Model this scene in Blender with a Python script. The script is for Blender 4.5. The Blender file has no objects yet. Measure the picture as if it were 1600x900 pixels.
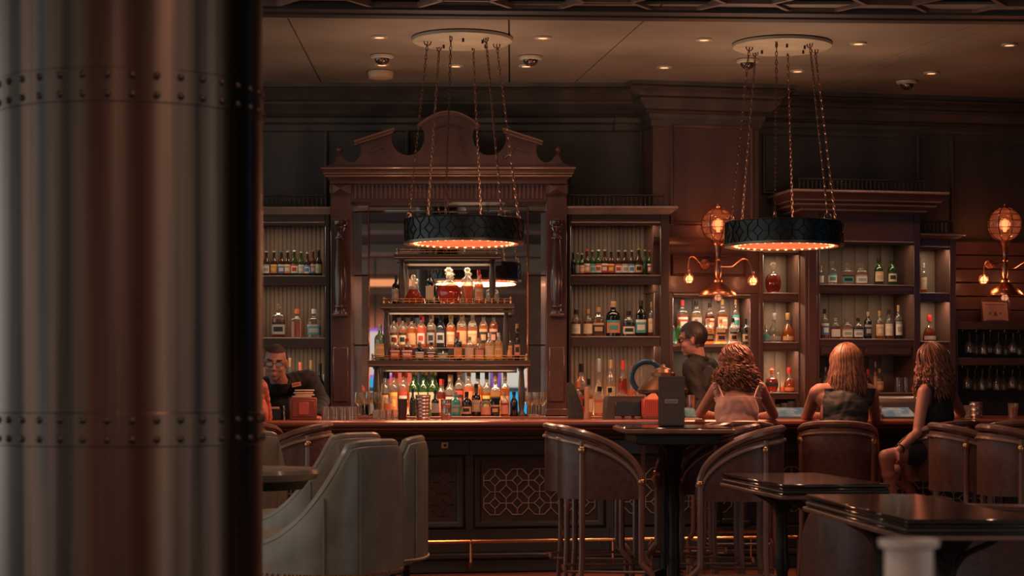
import bpy, bmesh, math, random
import numpy as np
from mathutils import Vector, Matrix
random.seed(7)
S = bpy.context.scene
COL = S.collection
PI = math.pi

# ------------------------------------------------------------------ camera
F, CX, HY, EYE = 3100.0, 800.0, 622.0, 1.245      # focal length in pixels, principal point, eye height
cam_d = bpy.data.cameras.new('camera')
cam = bpy.data.objects.new('camera', cam_d); COL.objects.link(cam)
cam.location = (0, 0, EYE); cam.rotation_euler = (PI/2, 0, 0)
cam_d.sensor_width = 36; cam_d.lens = F/1600*36
cam_d.shift_y = (HY-450)/1600
cam_d.clip_end = 200
cam_d.dof.use_dof = True; cam_d.dof.focus_distance = 14.6; cam_d.dof.aperture_fstop = 5.6
S.camera = cam

# ------------------------------------------------------------------ world, exposure, big lights
w = bpy.data.worlds.new('hall'); S.world = w; w.use_nodes = True
w.node_tree.nodes['Background'].inputs[0].default_value = (0.38, 0.40, 0.37, 1)
w.node_tree.nodes['Background'].inputs[1].default_value = 1.7
S.view_settings.view_transform = 'Standard'
S.view_settings.look = 'None'
S.view_settings.gamma = 1
S.view_settings.use_curve_mapping = False
S.view_settings.exposure = 0.35

def lamp(name, kind, loc, energy, color, rot=(0,0,0), size=.1, size_y=None, spot=None, blend=.6, shape=None, spread=None):
    d = bpy.data.lights.new(name, kind); d.energy = energy; d.color = color
    if kind == 'AREA':
        d.shape = shape or ('RECTANGLE' if size_y else 'DISK'); d.size = size
        if size_y: d.size_y = size_y
        if spread: d.spread = spread
    elif kind == 'SPOT':
        d.spot_size = spot or 1.6; d.spot_blend = blend; d.shadow_soft_size = size
    else:
        d.shadow_soft_size = size
    o = bpy.data.objects.new(name, d); COL.objects.link(o)
    o.location = loc; o.rotation_euler = rot
    return o

WARM = (1.0, .50, .26); ORANGE = (1.0, .33, .14); LED = (1.0, .72, .46)
CEIL = 3.765
# added unseen spots without fittings, brightening the seating area and the column
for (x, y, e, c) in [(-2.6, 7.5, 110, (1,.72,.50)), (0.6, 9.6, 60, (1,.55,.36)), (2.8, 7.6, 40, (1,.55,.38)),
                     (2.2, 10.8, 45, (1,.45,.30)), (-1.7, 10.6, 60, (1,.6,.40)), (0.4, 12.1, 55, (1,.45,.28)),
                     (-1.0, 2.4, 60, (1,.72,.52)), (-2.2, 1.2, 40, (1,.55,.4)), (0.3, 3.8, 45, (1,.6,.42))]:
    lamp('down_spot', 'SPOT', (x, y, 3.66), e, c, (0,0,0), .07, spot=2.3, blend=.7)

# ------------------------------------------------------------------ helpers
def wx(px, D): return (px-CX)/F*D
def wz(py, D): return EYE+(HY-py)/F*D
def PP(px, py, D): return Vector((wx(px,D), D, wz(py,D)))

class Fr:
    """plan frame: u along the wall, d away from the camera"""
    def __init__(s, ox, oy, ang):
        s.ox, s.oy, s.a = ox, oy, ang; s.c, s.s = math.cos(ang), math.sin(ang)
        s.m = Matrix.Translation((ox, oy, 0)) @ Matrix.Rotation(ang, 4, 'Z')
    def u(s, px, d=0):
        k = (px-CX)/F
        return (k*(s.oy+d*s.c) - s.ox + d*s.s)/(s.c-k*s.s)
    def z(s, py, px, d=0):
        u = s.u(px, d); return wz(py, s.oy+u*s.s+d*s.c)
    def w(s, u, d, z=0): return s.m @ Vector((u, d, z))
ANG = math.atan(.2)
ID = Fr(0, 0, 0)
L = Fr(0, 16.3, 0)
W = Fr(215/F*16.3, 16.3, ANG)
B = Fr(-.7, 14.05, ANG)

class MB:
    def __init__(s): s.v=[]; s.f=[]; s.mi=[]; s.k=0
    def add(s, vs, fs, k=None):
        n=len(s.v); s.v += [tuple(p) for p in vs]
        for f in fs: s.f.append(tuple(i+n for i in f)); s.mi.append(s.k if k is None else k)
        return s
    def box(s, x0,x1,y0,y1,z0,z1, c=0, mat=None):
        if x0>x1: x0,x1=x1,x0
        if y0>y1: y0,y1=y1,y0
        if z0>z1: z0,z1=z1,z0
        c=min(c,(x1-x0)*.45,(y1-y0)*.45,(z1-z0)*.45)
        X=(x0,x1);Y=(y0,y1);Z=(z0,z1)
        if c<=0:
            vs=[(X[i],Y[j],Z[k]) for i in (0,1) for j in (0,1) for k in (0,1)]
            fs=[(0,1,3,2),(4,6,7,5),(0,4,5,1),(2,3,7,6),(0,2,6,4),(1,5,7,3)]
        else:
            vs=[];I={}
            for i in (0,1):
                for j in (0,1):
                    for k in (0,1):
                        sx,sy,sz=(1 if i else -1),(1 if j else -1),(1 if k else -1)
                        for a in range(3):
                            I[(i,j,k,a)]=len(vs)
                            vs.append((X[i]-(0 if a==0 else sx*c), Y[j]-(0 if a==1 else sy*c), Z[k]-(0 if a==2 else sz*c)))
            fs=[]
            for i in (0,1): fs.append([I[(i,0,0,0)],I[(i,1,0,0)],I[(i,1,1,0)],I[(i,0,1,0)]])
            for j in (0,1): fs.append([I[(0,j,0,1)],I[(1,j,0,1)],I[(1,j,1,1)],I[(0,j,1,1)]])
            for k in (0,1): fs.append([I[(0,0,k,2)],I[(1,0,k,2)],I[(1,1,k,2)],I[(0,1,k,2)]])
            for i in (0,1):
                for j in (0,1):
                    fs.append([I[(i,j,0,0)],I[(i,j,1,0)],I[(i,j,1,1)],I[(i,j,0,1)]])
                for k in (0,1):
                    fs.append([I[(i,0,k,0)],I[(i,1,k,0)],I[(i,1,k,2)],I[(i,0,k,2)]])
            for j in (0,1):
                for k in (0,1):
                    fs.append([I[(0,j,k,1)],I[(1,j,k,1)],I[(1,j,k,2)],I[(0,j,k,2)]])
            for i in (0,1):
                for j in (0,1):
                    for k in (0,1): fs.append([I[(i,j,k,0)],I[(i,j,k,1)],I[(i,j,k,2)]])
        if mat is not None: vs=[mat@Vector(p) for p in vs]
        return s.add(vs,fs)
    def prism(s, poly, y0, y1):                 # polygon in x-z, extruded along y
        n=len(poly)
        vs=[(x,y0,z) for x,z in poly]+[(x,y1,z) for x,z in poly]
        fs=[tuple(range(n)),tuple(range(2*n-1,n-1,-1))]+[(i,(i+1)%n,n+(i+1)%n,n+i) for i in range(n)]
        return s.add(vs,fs)
    def prismz(s, poly, z0, z1):
        n=len(poly)
        vs=[(x,y,z0) for x,y in poly]+[(x,y,z1) for x,y in poly]
        fs=[tuple(range(n)),tuple(range(2*n-1,n-1,-1))]+[(i,(i+1)%n,n+(i+1)%n,n+i) for i in range(n)]
        return s.add(vs,fs)
    def lathe(s, prof, seg=16, o=(0,0,0), sq=2.0, fy=1.0, mat=None, ks=None, arc=None):
        vs=[];fs=[];ks_=[]
        full = arc is None
        a0,a1 = (0,2*PI) if full else arc
        m = seg if full else seg+1
        for r,z in prof:
            for i in range(m):
                a=a0+(a1-a0)*i/seg; c,sn=math.cos(a),math.sin(a)
                q=(abs(c)**sq+abs(sn)**sq)**(-1/sq)
                vs.append((o[0]+r*q*c, o[1]+r*q*sn*fy, o[2]+z))
        for j in range(len(prof)-1):
            for i in range(seg):
                i2=(i+1)%m if full else i+1
                fs.append((j*m+i,j*m+i2,(j+1)*m+i2,(j+1)*m+i)); ks_.append(ks[j] if ks else s.k)
        if full and tuple(prof[0])!=tuple(prof[-1]):
            if prof[0][0]>1e-6: fs.append(tuple(range(m))); ks_.append(ks[0] if ks else s.k)
            if prof[-1][0]>1e-6: fs.append(tuple(range((len(prof)-1)*m,len(prof)*m))); ks_.append(ks[-1] if ks else s.k)
        if mat is not None: vs=[mat@Vector(p) for p in vs]
        n=len(s.v); s.v+=[tuple(p) for p in vs]
        for f,k in zip(fs,ks_): s.f.append(tuple(i+n for i in f)); s.mi.append(k)
        return s
    def tube(s, path, r, seg=6, closed=False, flat=1.0, up=None):
        P=[Vector(p) for p in path]; n=len(P)
        rad = r if isinstance(r,(list,tuple)) else [r]*n
        vs=[];prev=None
        for i in range(n):
            if closed: t=P[(i+1)%n]-P[i-1]
            else: t=P[min(i+1,n-1)]-P[max(i-1,0)]
            if t.length<1e-9: t=Vector((0,0,1))
            t.normalize()
            if up is not None: a=Vector(up)-t*t.dot(Vector(up))
            elif prev is None:
                a=Vector((0,0,1)) if abs(t.z)<.9 else Vector((1,0,0)); a=a-t*t.dot(a)
            else: a=prev-t*t.dot(prev)
            if a.length<1e-6: a=t.orthogonal()
            a.normalize(); prev=a; b=t.cross(a)
            for k in range(seg):
                q=2*PI*(k+.5)/seg
                vs.append(P[i]+(a*math.cos(q)+b*math.sin(q)*flat)*rad[i])
        fs=[]
        m=n if closed else n-1
        for i in range(m):
            j=(i+1)%n
            for k in range(seg):
                k2=(k+1)%seg
                fs.append((i*seg+k,i*seg+k2,j*seg+k2,j*seg+k))
        if not closed: fs += [tuple(range(seg)), tuple(range((n-1)*seg,n*seg))]
        return s.add(vs,fs)
    def bar(s, p, q, wd, ht, up=(0,0,1)):
        p=Vector(p);q=Vector(q);t=(q-p).normalized();a=Vector(up)-t*t.dot(Vector(up))
        if a.length<1e-6: a=t.orthogonal()
        a.normalize();b=t.cross(a)
        vs=[e+a*(i*ht/2)+b*(j*wd/2) for e in (p,q) for i,j in ((-1,-1),(-1,1),(1,1),(1,-1))]
        return s.add(vs,[(0,1,2,3),(7,6,5,4),(0,4,5,1),(1,5,6,2),(2,6,7,3),(3,7,4,0)])
    def sweep(s, path, prof, closed=False):      # plan path, profile (outward, z); outward is to the right of travel
        n=len(path);vs=[];m=len(prof)
        for i in range(n):
            p=Vector(path[i]).to_2d()
            def dirn(a,b): return (Vector(path[b]).to_2d()-Vector(path[a]).to_2d()).normalized()
            if closed: d0=dirn(i-1,i);d1=dirn(i,(i+1)%n)
            else:
                d0=dirn(i-1,i) if i>0 else None; d1=dirn(i,i+1) if i<n-1 else None
            d0=d0 or d1; d1=d1 or d0
            n0=Vector((d0.y,-d0.x));n1=Vector((d1.y,-d1.x))
            b=n0+n1; b=b/ max(.2,(1+n0.dot(n1)))
            for o_,z in prof: vs.append((p.x+b.x*o_,p.y+b.y*o_,z))
        fs=[]
        for i in range(n if closed else n-1):
            j=(i+1)%n
            for k in range(m):
                k2=(k+1)%m; fs.append((i*m+k,i*m+k2,j*m+k2,j*m+k))
        if not closed: fs+=[tuple(range(m)),tuple(range((n-1)*m,n*m))]
        return s.add(vs,fs)
    def ball(s, c, r, seg=12, rings=8, mat=None):
        if not isinstance(r,(list,tuple)): r=(r,r,r)
        vs=[(0,0,-1)];
        for j in range(1,rings):
            a=-PI/2+PI*j/rings
            for i in range(seg):
                b=2*PI*i/seg; vs.append((math.cos(a)*math.cos(b),math.cos(a)*math.sin(b),math.sin(a)))
        vs.append((0,0,1)); N=len(vs)-1
        fs=[(0,1+(i+1)%seg,1+i) for i in range(seg)]
        for j in range(rings-2):
            for i in range(seg):
                a=1+j*seg+i;b=1+j*seg+(i+1)%seg; fs.append((a,b,b+seg,a+seg))
        fs+=[(N,1+(rings-2)*seg+i,1+(rings-2)*seg+(i+1)%seg) for i in range(seg)]
        out=[]
        for p in vs:
            q=Vector((p[0]*r[0],p[1]*r[1],p[2]*r[2]))
            if mat is not None: q=mat@q
            out.append(q+Vector(c))
        return s.add(out,fs)
    def ring(s, c, R, r, seg=24, sub=6, mat=None, sx=1, sy=1):
        pts=[]
        for i in range(seg):
            a=2*PI*i/seg; p=Vector((R*sx*math.cos(a),R*sy*math.sin(a),0))
            if mat is not None: p=mat@p
            pts.append(p+Vector(c))
        return s.tube(pts,r,sub,True)
    def mesh(s, name, mats, smooth=40):
        me=bpy.data.meshes.new(name); me.from_pydata(s.v,[],s.f)
        for m in mats: me.materials.append(m)
        me.polygons.foreach_set('material_index', s.mi)
        bm=bmesh.new(); bm.from_mesh(me); bmesh.ops.recalc_face_normals(bm,faces=bm.faces); bm.to_mesh(me); bm.free()
        if smooth:
            me.shade_smooth(); me.set_sharp_from_angle(angle=math.radians(smooth))
        me.update()
        return me

OFF={}
def tag(o, label=None, cat=None, group=None, kind=None):
    if label: o['label']=label
    if cat: o['category']=cat
    if group: o['group']=group
    if kind: o['kind']=kind
    return o
def obj(name, me, parent=None, loc=None, rot=None):
    o=bpy.data.objects.new(name, me); COL.objects.link(o)
    if parent is not None: o.parent=parent
    if loc is not None: o.location=loc
    if rot is not None: o.rotation_euler=rot
    return o
def thing(name, label, cat, fr=ID, base=(0,0,0), group=None, kind=None):
    o=bpy.data.objects.new(name,None); COL.objects.link(o); o.empty_display_size=.1
    o.matrix_world = fr.m @ Matrix.Translation(base)
    OFF[o.name]=Vector(base)
    return tag(o,label,cat,group,kind)
def part(name, mb, mat, parent, label=None, kind=None, smooth=40, sub=False):
    """part whose geometry is in the frame coordinates of its thing"""
    mats = mat if isinstance(mat,(list,tuple)) else [mat]
    o=obj(name, mb.mesh(name,mats,smooth), parent)
    if not sub: o.location = -OFF.get(parent.name, Vector())
    if label: o['label']=label
    if kind: o['kind']=kind
    return o
def solo(name, mb, mat, label, cat, fr=ID, base=(0,0,0), group=None, kind=None, smooth=40):
    """thing of one mesh; geometry in frame coordinates"""
    mats = mat if isinstance(mat,(list,tuple)) else [mat]
    b=Vector(base); mb.v=[tuple(Vector(p)-b) for p in mb.v]
    o=obj(name, mb.mesh(name,mats,smooth)); o.matrix_world = fr.m @ Matrix.Translation(base)
    OFF[o.name]=b
    return tag(o,label,cat,group,kind)
def copy_tree(o, parent=None):
    c=o.copy(); COL.objects.link(c); c.parent=parent
    for ch in o.children: copy_tree(ch,c)
    return c

# ------------------------------------------------------------------ materials
MATS={}
def mat(name, col, rough=.5, metal=0., var=.0, scale=8., stretch=(1,1,1), bump=0., spec=.5, coat=0., emis=None, es=0., detail=4, sheen=0., dist=.005):
    if name in MATS: return MATS[name]
    m=bpy.data.materials.new(name); m.use_nodes=True; nt=m.node_tree; b=nt.nodes['Principled BSDF']
    b.inputs['Base Color'].default_value=(*col,1); b.inputs['Roughness'].default_value=rough; b.inputs['Metallic'].default_value=metal
    b.inputs['Specular IOR Level'].default_value=spec; b.inputs['Coat Weight'].default_value=coat
    b.inputs['Coat Roughness'].default_value=.12
    if sheen: b.inputs['Sheen Weight'].default_value=sheen
    if emis: b.inputs['Emission Color'].default_value=(*emis,1); b.inputs['Emission Strength'].default_value=es
    if var or bump:
        tc=nt.nodes.new('ShaderNodeTexCoord'); mp=nt.nodes.new('ShaderNodeMapping'); no=nt.nodes.new('ShaderNodeTexNoise')
        mp.inputs['Scale'].default_value=stretch; no.inputs['Scale'].default_value=scale; no.inputs['Detail'].default_value=detail
        nt.links.new(tc.outputs['Object'],mp.inputs['Vector']); nt.links.new(mp.outputs[0],no.inputs['Vector'])
        if var:
            cr=nt.nodes.new('ShaderNodeValToRGB')
            cr.color_ramp.elements[0].position=.3; cr.color_ramp.elements[1].position=.7
            cr.color_ramp.elements[0].color=(*[max(0,c*(1-var)) for c in col],1)
            cr.color_ramp.elements[1].color=(*[c*(1+var) for c in col],1)
            nt.links.new(no.outputs['Fac'],cr.inputs[0]); nt.links.new(cr.outputs[0],b.inputs['Base Color'])
        if bump:
            bp=nt.nodes.new('ShaderNodeBump'); bp.inputs['Strength'].default_value=bump; bp.inputs['Distance'].default_value=dist
            nt.links.new(no.outputs['Fac'],bp.inputs['Height']); nt.links.new(bp.outputs[0],b.inputs['Normal'])
    MATS[name]=m; return m
def glass(name, col, clear=.45, rough=.035, tl=None):
    """thin coloured glass: coloured see-through, a little body colour that takes light, clear-coat reflection"""
    if name in MATS: return MATS[name]
    m=bpy.data.materials.new(name); m.use_nodes=True; nt=m.node_tree; nt.nodes.clear()
    N=nt.nodes.new; out=N('ShaderNodeOutputMaterial')
    tr=N('ShaderNodeBsdfTransparent'); tr.inputs[0].default_value=(*[min(1,c**.55) for c in col],1)
    tlb=N('ShaderNodeBsdfTranslucent'); tlb.inputs[0].default_value=(*(tl or col),1)
    df=N('ShaderNodeBsdfDiffuse'); df.inputs[0].default_value=(*(tl or col),1)
    gl=N('ShaderNodeBsdfGlossy'); gl.inputs['Roughness'].default_value=rough; gl.inputs[0].default_value=(1,1,1,1)
    m0=N('ShaderNodeMixShader'); m0.inputs[0].default_value=.25
    nt.links.new(tlb.outputs[0],m0.inputs[1]); nt.links.new(df.outputs[0],m0.inputs[2])
    m1=N('ShaderNodeMixShader'); m1.inputs[0].default_value=clear
    nt.links.new(m0.outputs[0],m1.inputs[1]); nt.links.new(tr.outputs[0],m1.inputs[2])
    lw=N('ShaderNodeLayerWeight'); lw.inputs[0].default_value=.35
    mth=N('ShaderNodeMath'); mth.operation='MULTIPLY_ADD'; mth.inputs[1].default_value=.55; mth.inputs[2].default_value=.05
    nt.links.new(lw.outputs['Fresnel'],mth.inputs[0])
    m2=N('ShaderNodeMixShader'); nt.links.new(mth.outputs[0],m2.inputs[0])
    nt.links.new(m1.outputs[0],m2.inputs[1]); nt.links.new(gl.outputs[0],m2.inputs[2])
    nt.links.new(m2.outputs[0],out.inputs[0]); MATS[name]=m; return m
def emit(name, col, st, var=0, scale=20):
    if name in MATS: return MATS[name]
    m=bpy.data.materials.new(name); m.use_nodes=True; nt=m.node_tree; nt.nodes.clear()
    e=nt.nodes.new('ShaderNodeEmission'); e.inputs[0].default_value=(*col,1); e.inputs[1].default_value=st
    o=nt.nodes.new('ShaderNodeOutputMaterial'); nt.links.new(e.outputs[0],o.inputs[0]); MATS[name]=m; return m

wood   = mat('dark_walnut', (.062,.041,.032), .42, var=.35, scale=5, stretch=(1,1,.12), bump=.12, coat=.15)
woodh  = mat('dark_walnut_horizontal', (.062,.041,.032), .42, var=.35, scale=5, stretch=(.12,1,1), bump=.12, coat=.15)
woodr  = mat('red_mahogany', (.105,.050,.039), .40, var=.3, scale=5, stretch=(1,1,.12), bump=.12, coat=.2)
woodrh = mat('red_mahogany_horizontal', (.105,.050,.039), .40, var=.3, scale=5, stretch=(.12,1,1), bump=.12, coat=.2)
wallw  = mat('wall_panel_wood', (.070,.057,.048), .55, var=.35, scale=4, stretch=(1,1,.1), bump=.1)
barw   = mat('ebony_bar_wood', (.036,.033,.028), .42, var=.35, scale=5, stretch=(.1,1,1), bump=.12, coat=.1)
bartop = mat('bar_top_wood', (.24,.085,.050), .22, var=.3, scale=6, stretch=(.1,1,1), coat=.5)
beadm  = mat('beadboard_wood', (.19,.13,.096), .5, var=.3, scale=6, stretch=(1,1,.08), bump=.15)
greyw  = mat('grey_stained_wood', (.23,.165,.125), .5, var=.25, scale=6, stretch=(1,1,.08), bump=.15)
ledge  = mat('highlit_cornice_edge', (.34,.27,.22), .32, var=.2, scale=6, coat=.3)  # pale colour stands in for highlights along the moulding edges
brass  = mat('aged_brass', (.60,.34,.15), .28, 1., var=.25, scale=30)
copper = mat('copper', (.62,.28,.16), .30, 1., var=.3, scale=14)
iron   = mat('black_iron', (.020,.020,.019), .45, .6, var=.3, scale=30, bump=.1)
chainm = mat('dark_bronze_chain', (.16,.085,.055), .4, .9, var=.3, scale=40)
steel  = mat('brushed_steel', (.55,.47,.42), .28, 1., var=.15, scale=20, stretch=(1,1,6))
drumm  = mat('drum_bronze', (.045,.052,.052), .38, .7, var=.3, scale=9, bump=.1)
platem = mat('pale_plaster', (.42,.36,.25), .5, var=.12, scale=6)
mirror = mat('mirror_glass', (.78,.76,.74), .02, 1.)
ceilm  = mat('ceiling_panel_copper_leaf', (.25,.205,.155), .50, .0, var=.28, scale=1.25, bump=.12, detail=7, coat=.1)
blackm = mat('black_gap', (.010,.010,.010), .8)
leather= mat('oxblood_leather', (.088,.036,.028), .45, var=.3, scale=26, bump=.2, coat=.05)
stoolw = mat('stool_wood', (.15,.072,.050), .33, var=.3, scale=12, stretch=(1,1,.3), coat=.3)
grlea  = mat('grey_leather', (.19,.155,.115), .38, var=.22, scale=9, bump=.16, coat=.12, detail=6)
grleat = mat('grey_leather_trim', (.22,.185,.14), .34, var=.2, scale=12, bump=.1, coat=.15)
tblm   = mat('polished_table', (.030,.020,.017), .10, var=.3, scale=5, stretch=(.2,1,1), coat=.7)
tble   = mat('table_edge_wood', (.17,.085,.058), .35, var=.25, scale=8, coat=.2)
floorm = mat('red_floor_boards', (.17,.060,.042), .5, var=.4, scale=6, stretch=(.15,1.5,1), bump=.2)
paper  = mat('cream_paper', (.62,.50,.36), .7, var=.08, scale=20)
blackp = mat('black_plastic', (.014,.014,.015), .35)
# ================================================================== the room
o=solo('floor', MB().box(-9,9,-8,18,-.1,0), floorm, 'reddish wood floor of the bar room','floor',kind='structure')
def unproj(px,py,z):
    D=(z-EYE)*F/(HY-py); return (wx(px,D),D)
# ceiling above the bar: a dark slab and leaf-finished panels with open seams
cl=solo('ceiling', MB().box(-9,9,12.7,18,CEIL+.02,CEIL+.12), blackm, 'brown metallic panelled ceiling above the bar','ceiling',kind='structure')
def shrink(poly,g):
    n=len(poly);out=[]
    P=[Vector(p) for p in poly]
    area=sum(P[i].x*P[(i+1)%n].y-P[(i+1)%n].x*P[i].y for i in range(n)); sg=1 if area>0 else -1
    for i in range(n):
        d0=(P[i]-P[i-1]).normalized();d1=(P[(i+1)%n]-P[i]).normalized()
        n0=Vector((-d0.y,d0.x))*sg;n1=Vector((-d1.y,d1.x))*sg
        b=(n0+n1)/max(.15,1+n0.dot(n1)); out.append(tuple(P[i]+b*g))
    return out
def line_at(p,q,Y): t=(Y-p[1])/(q[1]-p[1]); return (p[0]+(q[0]-p[0])*t,Y)
sA=[unproj(450,31,CEIL),unproj(500,127,CEIL)]
sB=[unproj(1008,32,CEIL),unproj(907,122,CEIL)]
sC=[unproj(1512,44,CEIL),unproj(1283,133,CEIL)]
sD=[unproj(1546,46,CEIL),unproj(1306,136,CEIL)]
YA,YM,YB=12.72,15.05,17.6
edges=[[(-7,0),(-7,1)],sA,[(-.02,0),(-.02,1)],sB,sC,sD,[(9,0),(9,1)]]
for i in range(len(edges)-1):
    for (a,b) in ((YA,YM),(YM,YB)):
        if i==2 and False: continue
        e0,e1=edges[i],edges[i+1]
        P=[line_at(e0[0],e0[1],a),line_at(e1[0],e1[1],a),line_at(e1[0],e1[1],b),line_at(e0[0],e0[1],b)]
        if P[1][0]<=P[0][0] : continue
        part('ceiling_panel',MB().prismz(shrink(P,.006),CEIL+.005,CEIL+.022),ceilm,cl)
# beam and the lattice ceiling nearer the camera
BM=Fr(-1.65,12.98,math.atan(.05))
bt=solo('trim_1', MB().box(-7,9,-.30,0,3.735,3.95), barw,'dark ceiling beam in front of the bar ceiling','beam',BM,kind='structure')
part('bead_moulding',MB().tube([(-7,-.012,3.752),(9,-.012,3.752)],.016,6),ledge,bt)
part('bead_moulding',MB().tube([(-7,-.16,3.732),(9,-.16,3.732)],.010,6),woodh,bt)
lc=solo('trim_2', MB().box(-9,9,-6,0.0,3.80,3.9), blackm,'dark lattice ceiling over the seating','ceiling',Fr(-1.65,12.68,math.atan(.05)),kind='structure')
mb=MB()
p=.9; R=.30
for ix in range(-7,8):
    for iy in range(0,4):
        cx=ix*p+(p/2 if iy%2 else 0); cy=-.22-iy*.78
        pts=[(cx+.30*math.cos(a)*1.0, cy+.26*math.sin(a)) for a in [PI/3*k for k in range(6)]]
        for k in range(6):
            a=pts[k];b=pts[(k+1)%6]; mb.bar((a[0],a[1],3.775),(b[0],b[1],3.775),.028,.05)
        mb.bar((cx+.30,cy,3.775),(cx+.60,cy,3.775),.028,.05)
        for sg in (-1,1):
            mb.bar((cx+.15,cy+sg*.225,3.775),(cx+.30,cy+sg*.50,3.775),.028,.05)
            mb.bar((cx-.15,cy+sg*.225,3.775),(cx-.30,cy+sg*.50,3.775),.028,.05)
part('lattice',mb,mat('lattice_wood',(.22,.12,.085),.5,var=.2,scale=10),lc)

# ---- back wall, frontal part
XB=L.u(1015)
wb=solo('wall_back', MB().box(-7,XB+.35,0,.1,0,CEIL+.02), wallw,'dark wood panelled wall behind the bar','wall',L,kind='structure')
corn=[(0,CEIL+.01),(.42,CEIL+.01),(.42,3.735),(.38,3.715),(.33,3.70),(.27,3.665),(.25,3.645),(.25,3.625),(.20,3.60),(.13,3.565),(.12,3.545),(.08,3.535),(.07,3.50),(.035,3.485),(.03,3.44),(0,3.43)]
part('cornice',MB().sweep([(-7,0),(XB+.1,0)],corn),wallw,wb)
for zz,oo in ((3.722,.425),(3.652,.258),(3.555,.128)):
    part('cornice_bead',MB().tube([(-7,-oo,zz),(XB-.1,-oo,zz)],.010,5),woodh,wb)
def frame_moulding(fr,parent,px0,px1,py0,py1,d,w_=.035,th=.022,m=None,xx=None):
    u0,u1=(fr.u(px0,d),fr.u(px1,d)); pc=(px0+px1)/2
    z1,z0=fr.z(py0,pc,d),fr.z(py1,pc,d)
    mb=MB().sweep([(u0,z0),(u1,z0),(u1,z1),(u0,z1)],[(0,0),(0,th*.5),(w_*.3,th),(w_*.7,th*.8),(w_,0)],closed=True)
    mb.v=[(x,d-z,y) for x,y,z in mb.v]
    return part('panel_moulding',mb,m or wallw,parent)
frame_moulding(L,wb,150,507,203,660,-.002)
frame_moulding(L,wb,640,1000,203,660,-.002)
# ---- wall of the wing, turned away to the right
wr=solo('wall_right', MB().box(-.05,6.5,0,.1,0,CEIL+.02), wallw,'dark wood panelled wall right of the cabinets','wall',W,kind='structure')
dB=-.30                                   # breast front
ub0,ub1=W.u(1020,dB),W.u(1186,dB)
zN=W.z(458,1110,dB)
br=solo('trim_3', MB().box(ub0,ub1,dB,0,zN,CEIL+.02,.004), woodr,'projecting wood breast carrying the globe lamp','wall',W,base=(ub0,dB,zN),kind='structure')
part('cornice',MB().sweep([(-.3,0),(ub0,0),(ub0,dB),(ub1,dB),(ub1,0),(6.5,0)],[(a*.55,z) for a,z in corn]),wallw,wr)
for zz,oo in ((3.722,.236),(3.652,.145),(3.555,.073)):
    part('cornice_bead',MB().tube([(ub0-oo,-.02,zz),(ub0-oo,dB-oo,zz),(ub1+oo,dB-oo,zz),(ub1+oo,-oo,zz),(6.5,-oo,zz)],.010,5),woodh,wr)
frame_moulding(W,br,1052,1172,200,346,dB-.001,m=woodr)
frame_moulding(W,wr,1196,1432,207,300,-.002,m=wallw)
frame_moulding(W,wr,1490,1700,212,375,-.002,m=wallw)
part('ledge_rail',MB().sweep([(ub0,dB),(ub1,dB)],[(0,W.z(372,1100,dB)),(.03,W.z(372,1100,dB)),(.02,W.z(380,1100,dB)),(0,W.z(384,1100,dB))]),woodr,br)
frame_moulding(W,br,1052,1162,402,428,dB-.001,.02,.03,m=woodrh)

# ------------------------------------------------------------------ back counter
def counter(fr,u0,u1,dF,nm,lab):
    t=thing(nm,lab,'counter',fr,((u0+u1)/2,dF/2,0))
    part('counter_top',MB().box(u0,u1,dF,-.005,1.06,1.10,.006),bartop,t)
    n=int((u1-u0)/.62)
    part('plinth',MB().box(u0,u1,dF+.08,-.005,0.,.1),barw,t)
    for i in range(n):
        a=u0+(u1-u0)*i/n;b=u0+(u1-u0)*(i+1)/n
        c=part('cabinet_unit',MB().box(a+.003,b-.003,dF+.04,-.005,.1,1.06),wood,t)
        part('door',MB().box(a+.03,b-.03,dF+.02,dF+.04,.14,1.02,.006),wood,c,sub=True)
counter(L,-2.6,XB-.06,-.72,'back_counter','long reddish back counter under the mirror and shelves')
counter(W,.02,3.95,-.42,'back_counter','reddish back counter under the right hand shelves')

# ------------------------------------------------------------------ shelf cabinets
def gallery(fr,t,u0,u1,d,z0,z1,ret=None):
    part('gallery_rail',MB().box(u0,u1,d,d+.03,z1-.012,z1,.003),wood,t)
    part('gallery_base',MB().box(u0,u1,d-.005,d+.035,z0,z0+.012,.003),wood,t)
    mb=MB(); n=int((u1-u0)/.036); h=z1-z0-.024
    prof=[(.004,0),(.009,.08*h),(.009,.14*h),(.005,.2*h),(.010,.42*h),(.006,.66*h),(.0045,.82*h),(.008,.9*h),(.005,h)]
    for i in range(n+1):
        mb.lathe(prof,6,((u0+.01)+(u1-u0-.02)*i/n,d+.015,z0+.012))
    part('balusters',mb,wood,t,kind='stuff')
def strip(fr,t,u0,u1,d,z,e,col=LED,glow=True,wid=.03,front=.045):
    if glow: part('light_strip',MB().box(u0+.02,u1-.02,d-.008,d+.008,z-.004,z-.001),emit('led_strip',LED,.22),t)
    if not glow: part('valance',MB().box(u0,u1,d+.045,d+.053,z-.030,z+.002,.002),woodh,t)
    part('valance',MB().box(u0,u1,d-front,d-front+.008,z-.020,z+.002,.002),woodh,t)
    lo=lamp('shelf_light','AREA',(0,0,0),e,col,size=max(.05,u1-u0-.06),size_y=wid)
    lo.matrix_world=fr.m@Matrix.Translation(((u0+u1)/2,d,z-.006))
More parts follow.
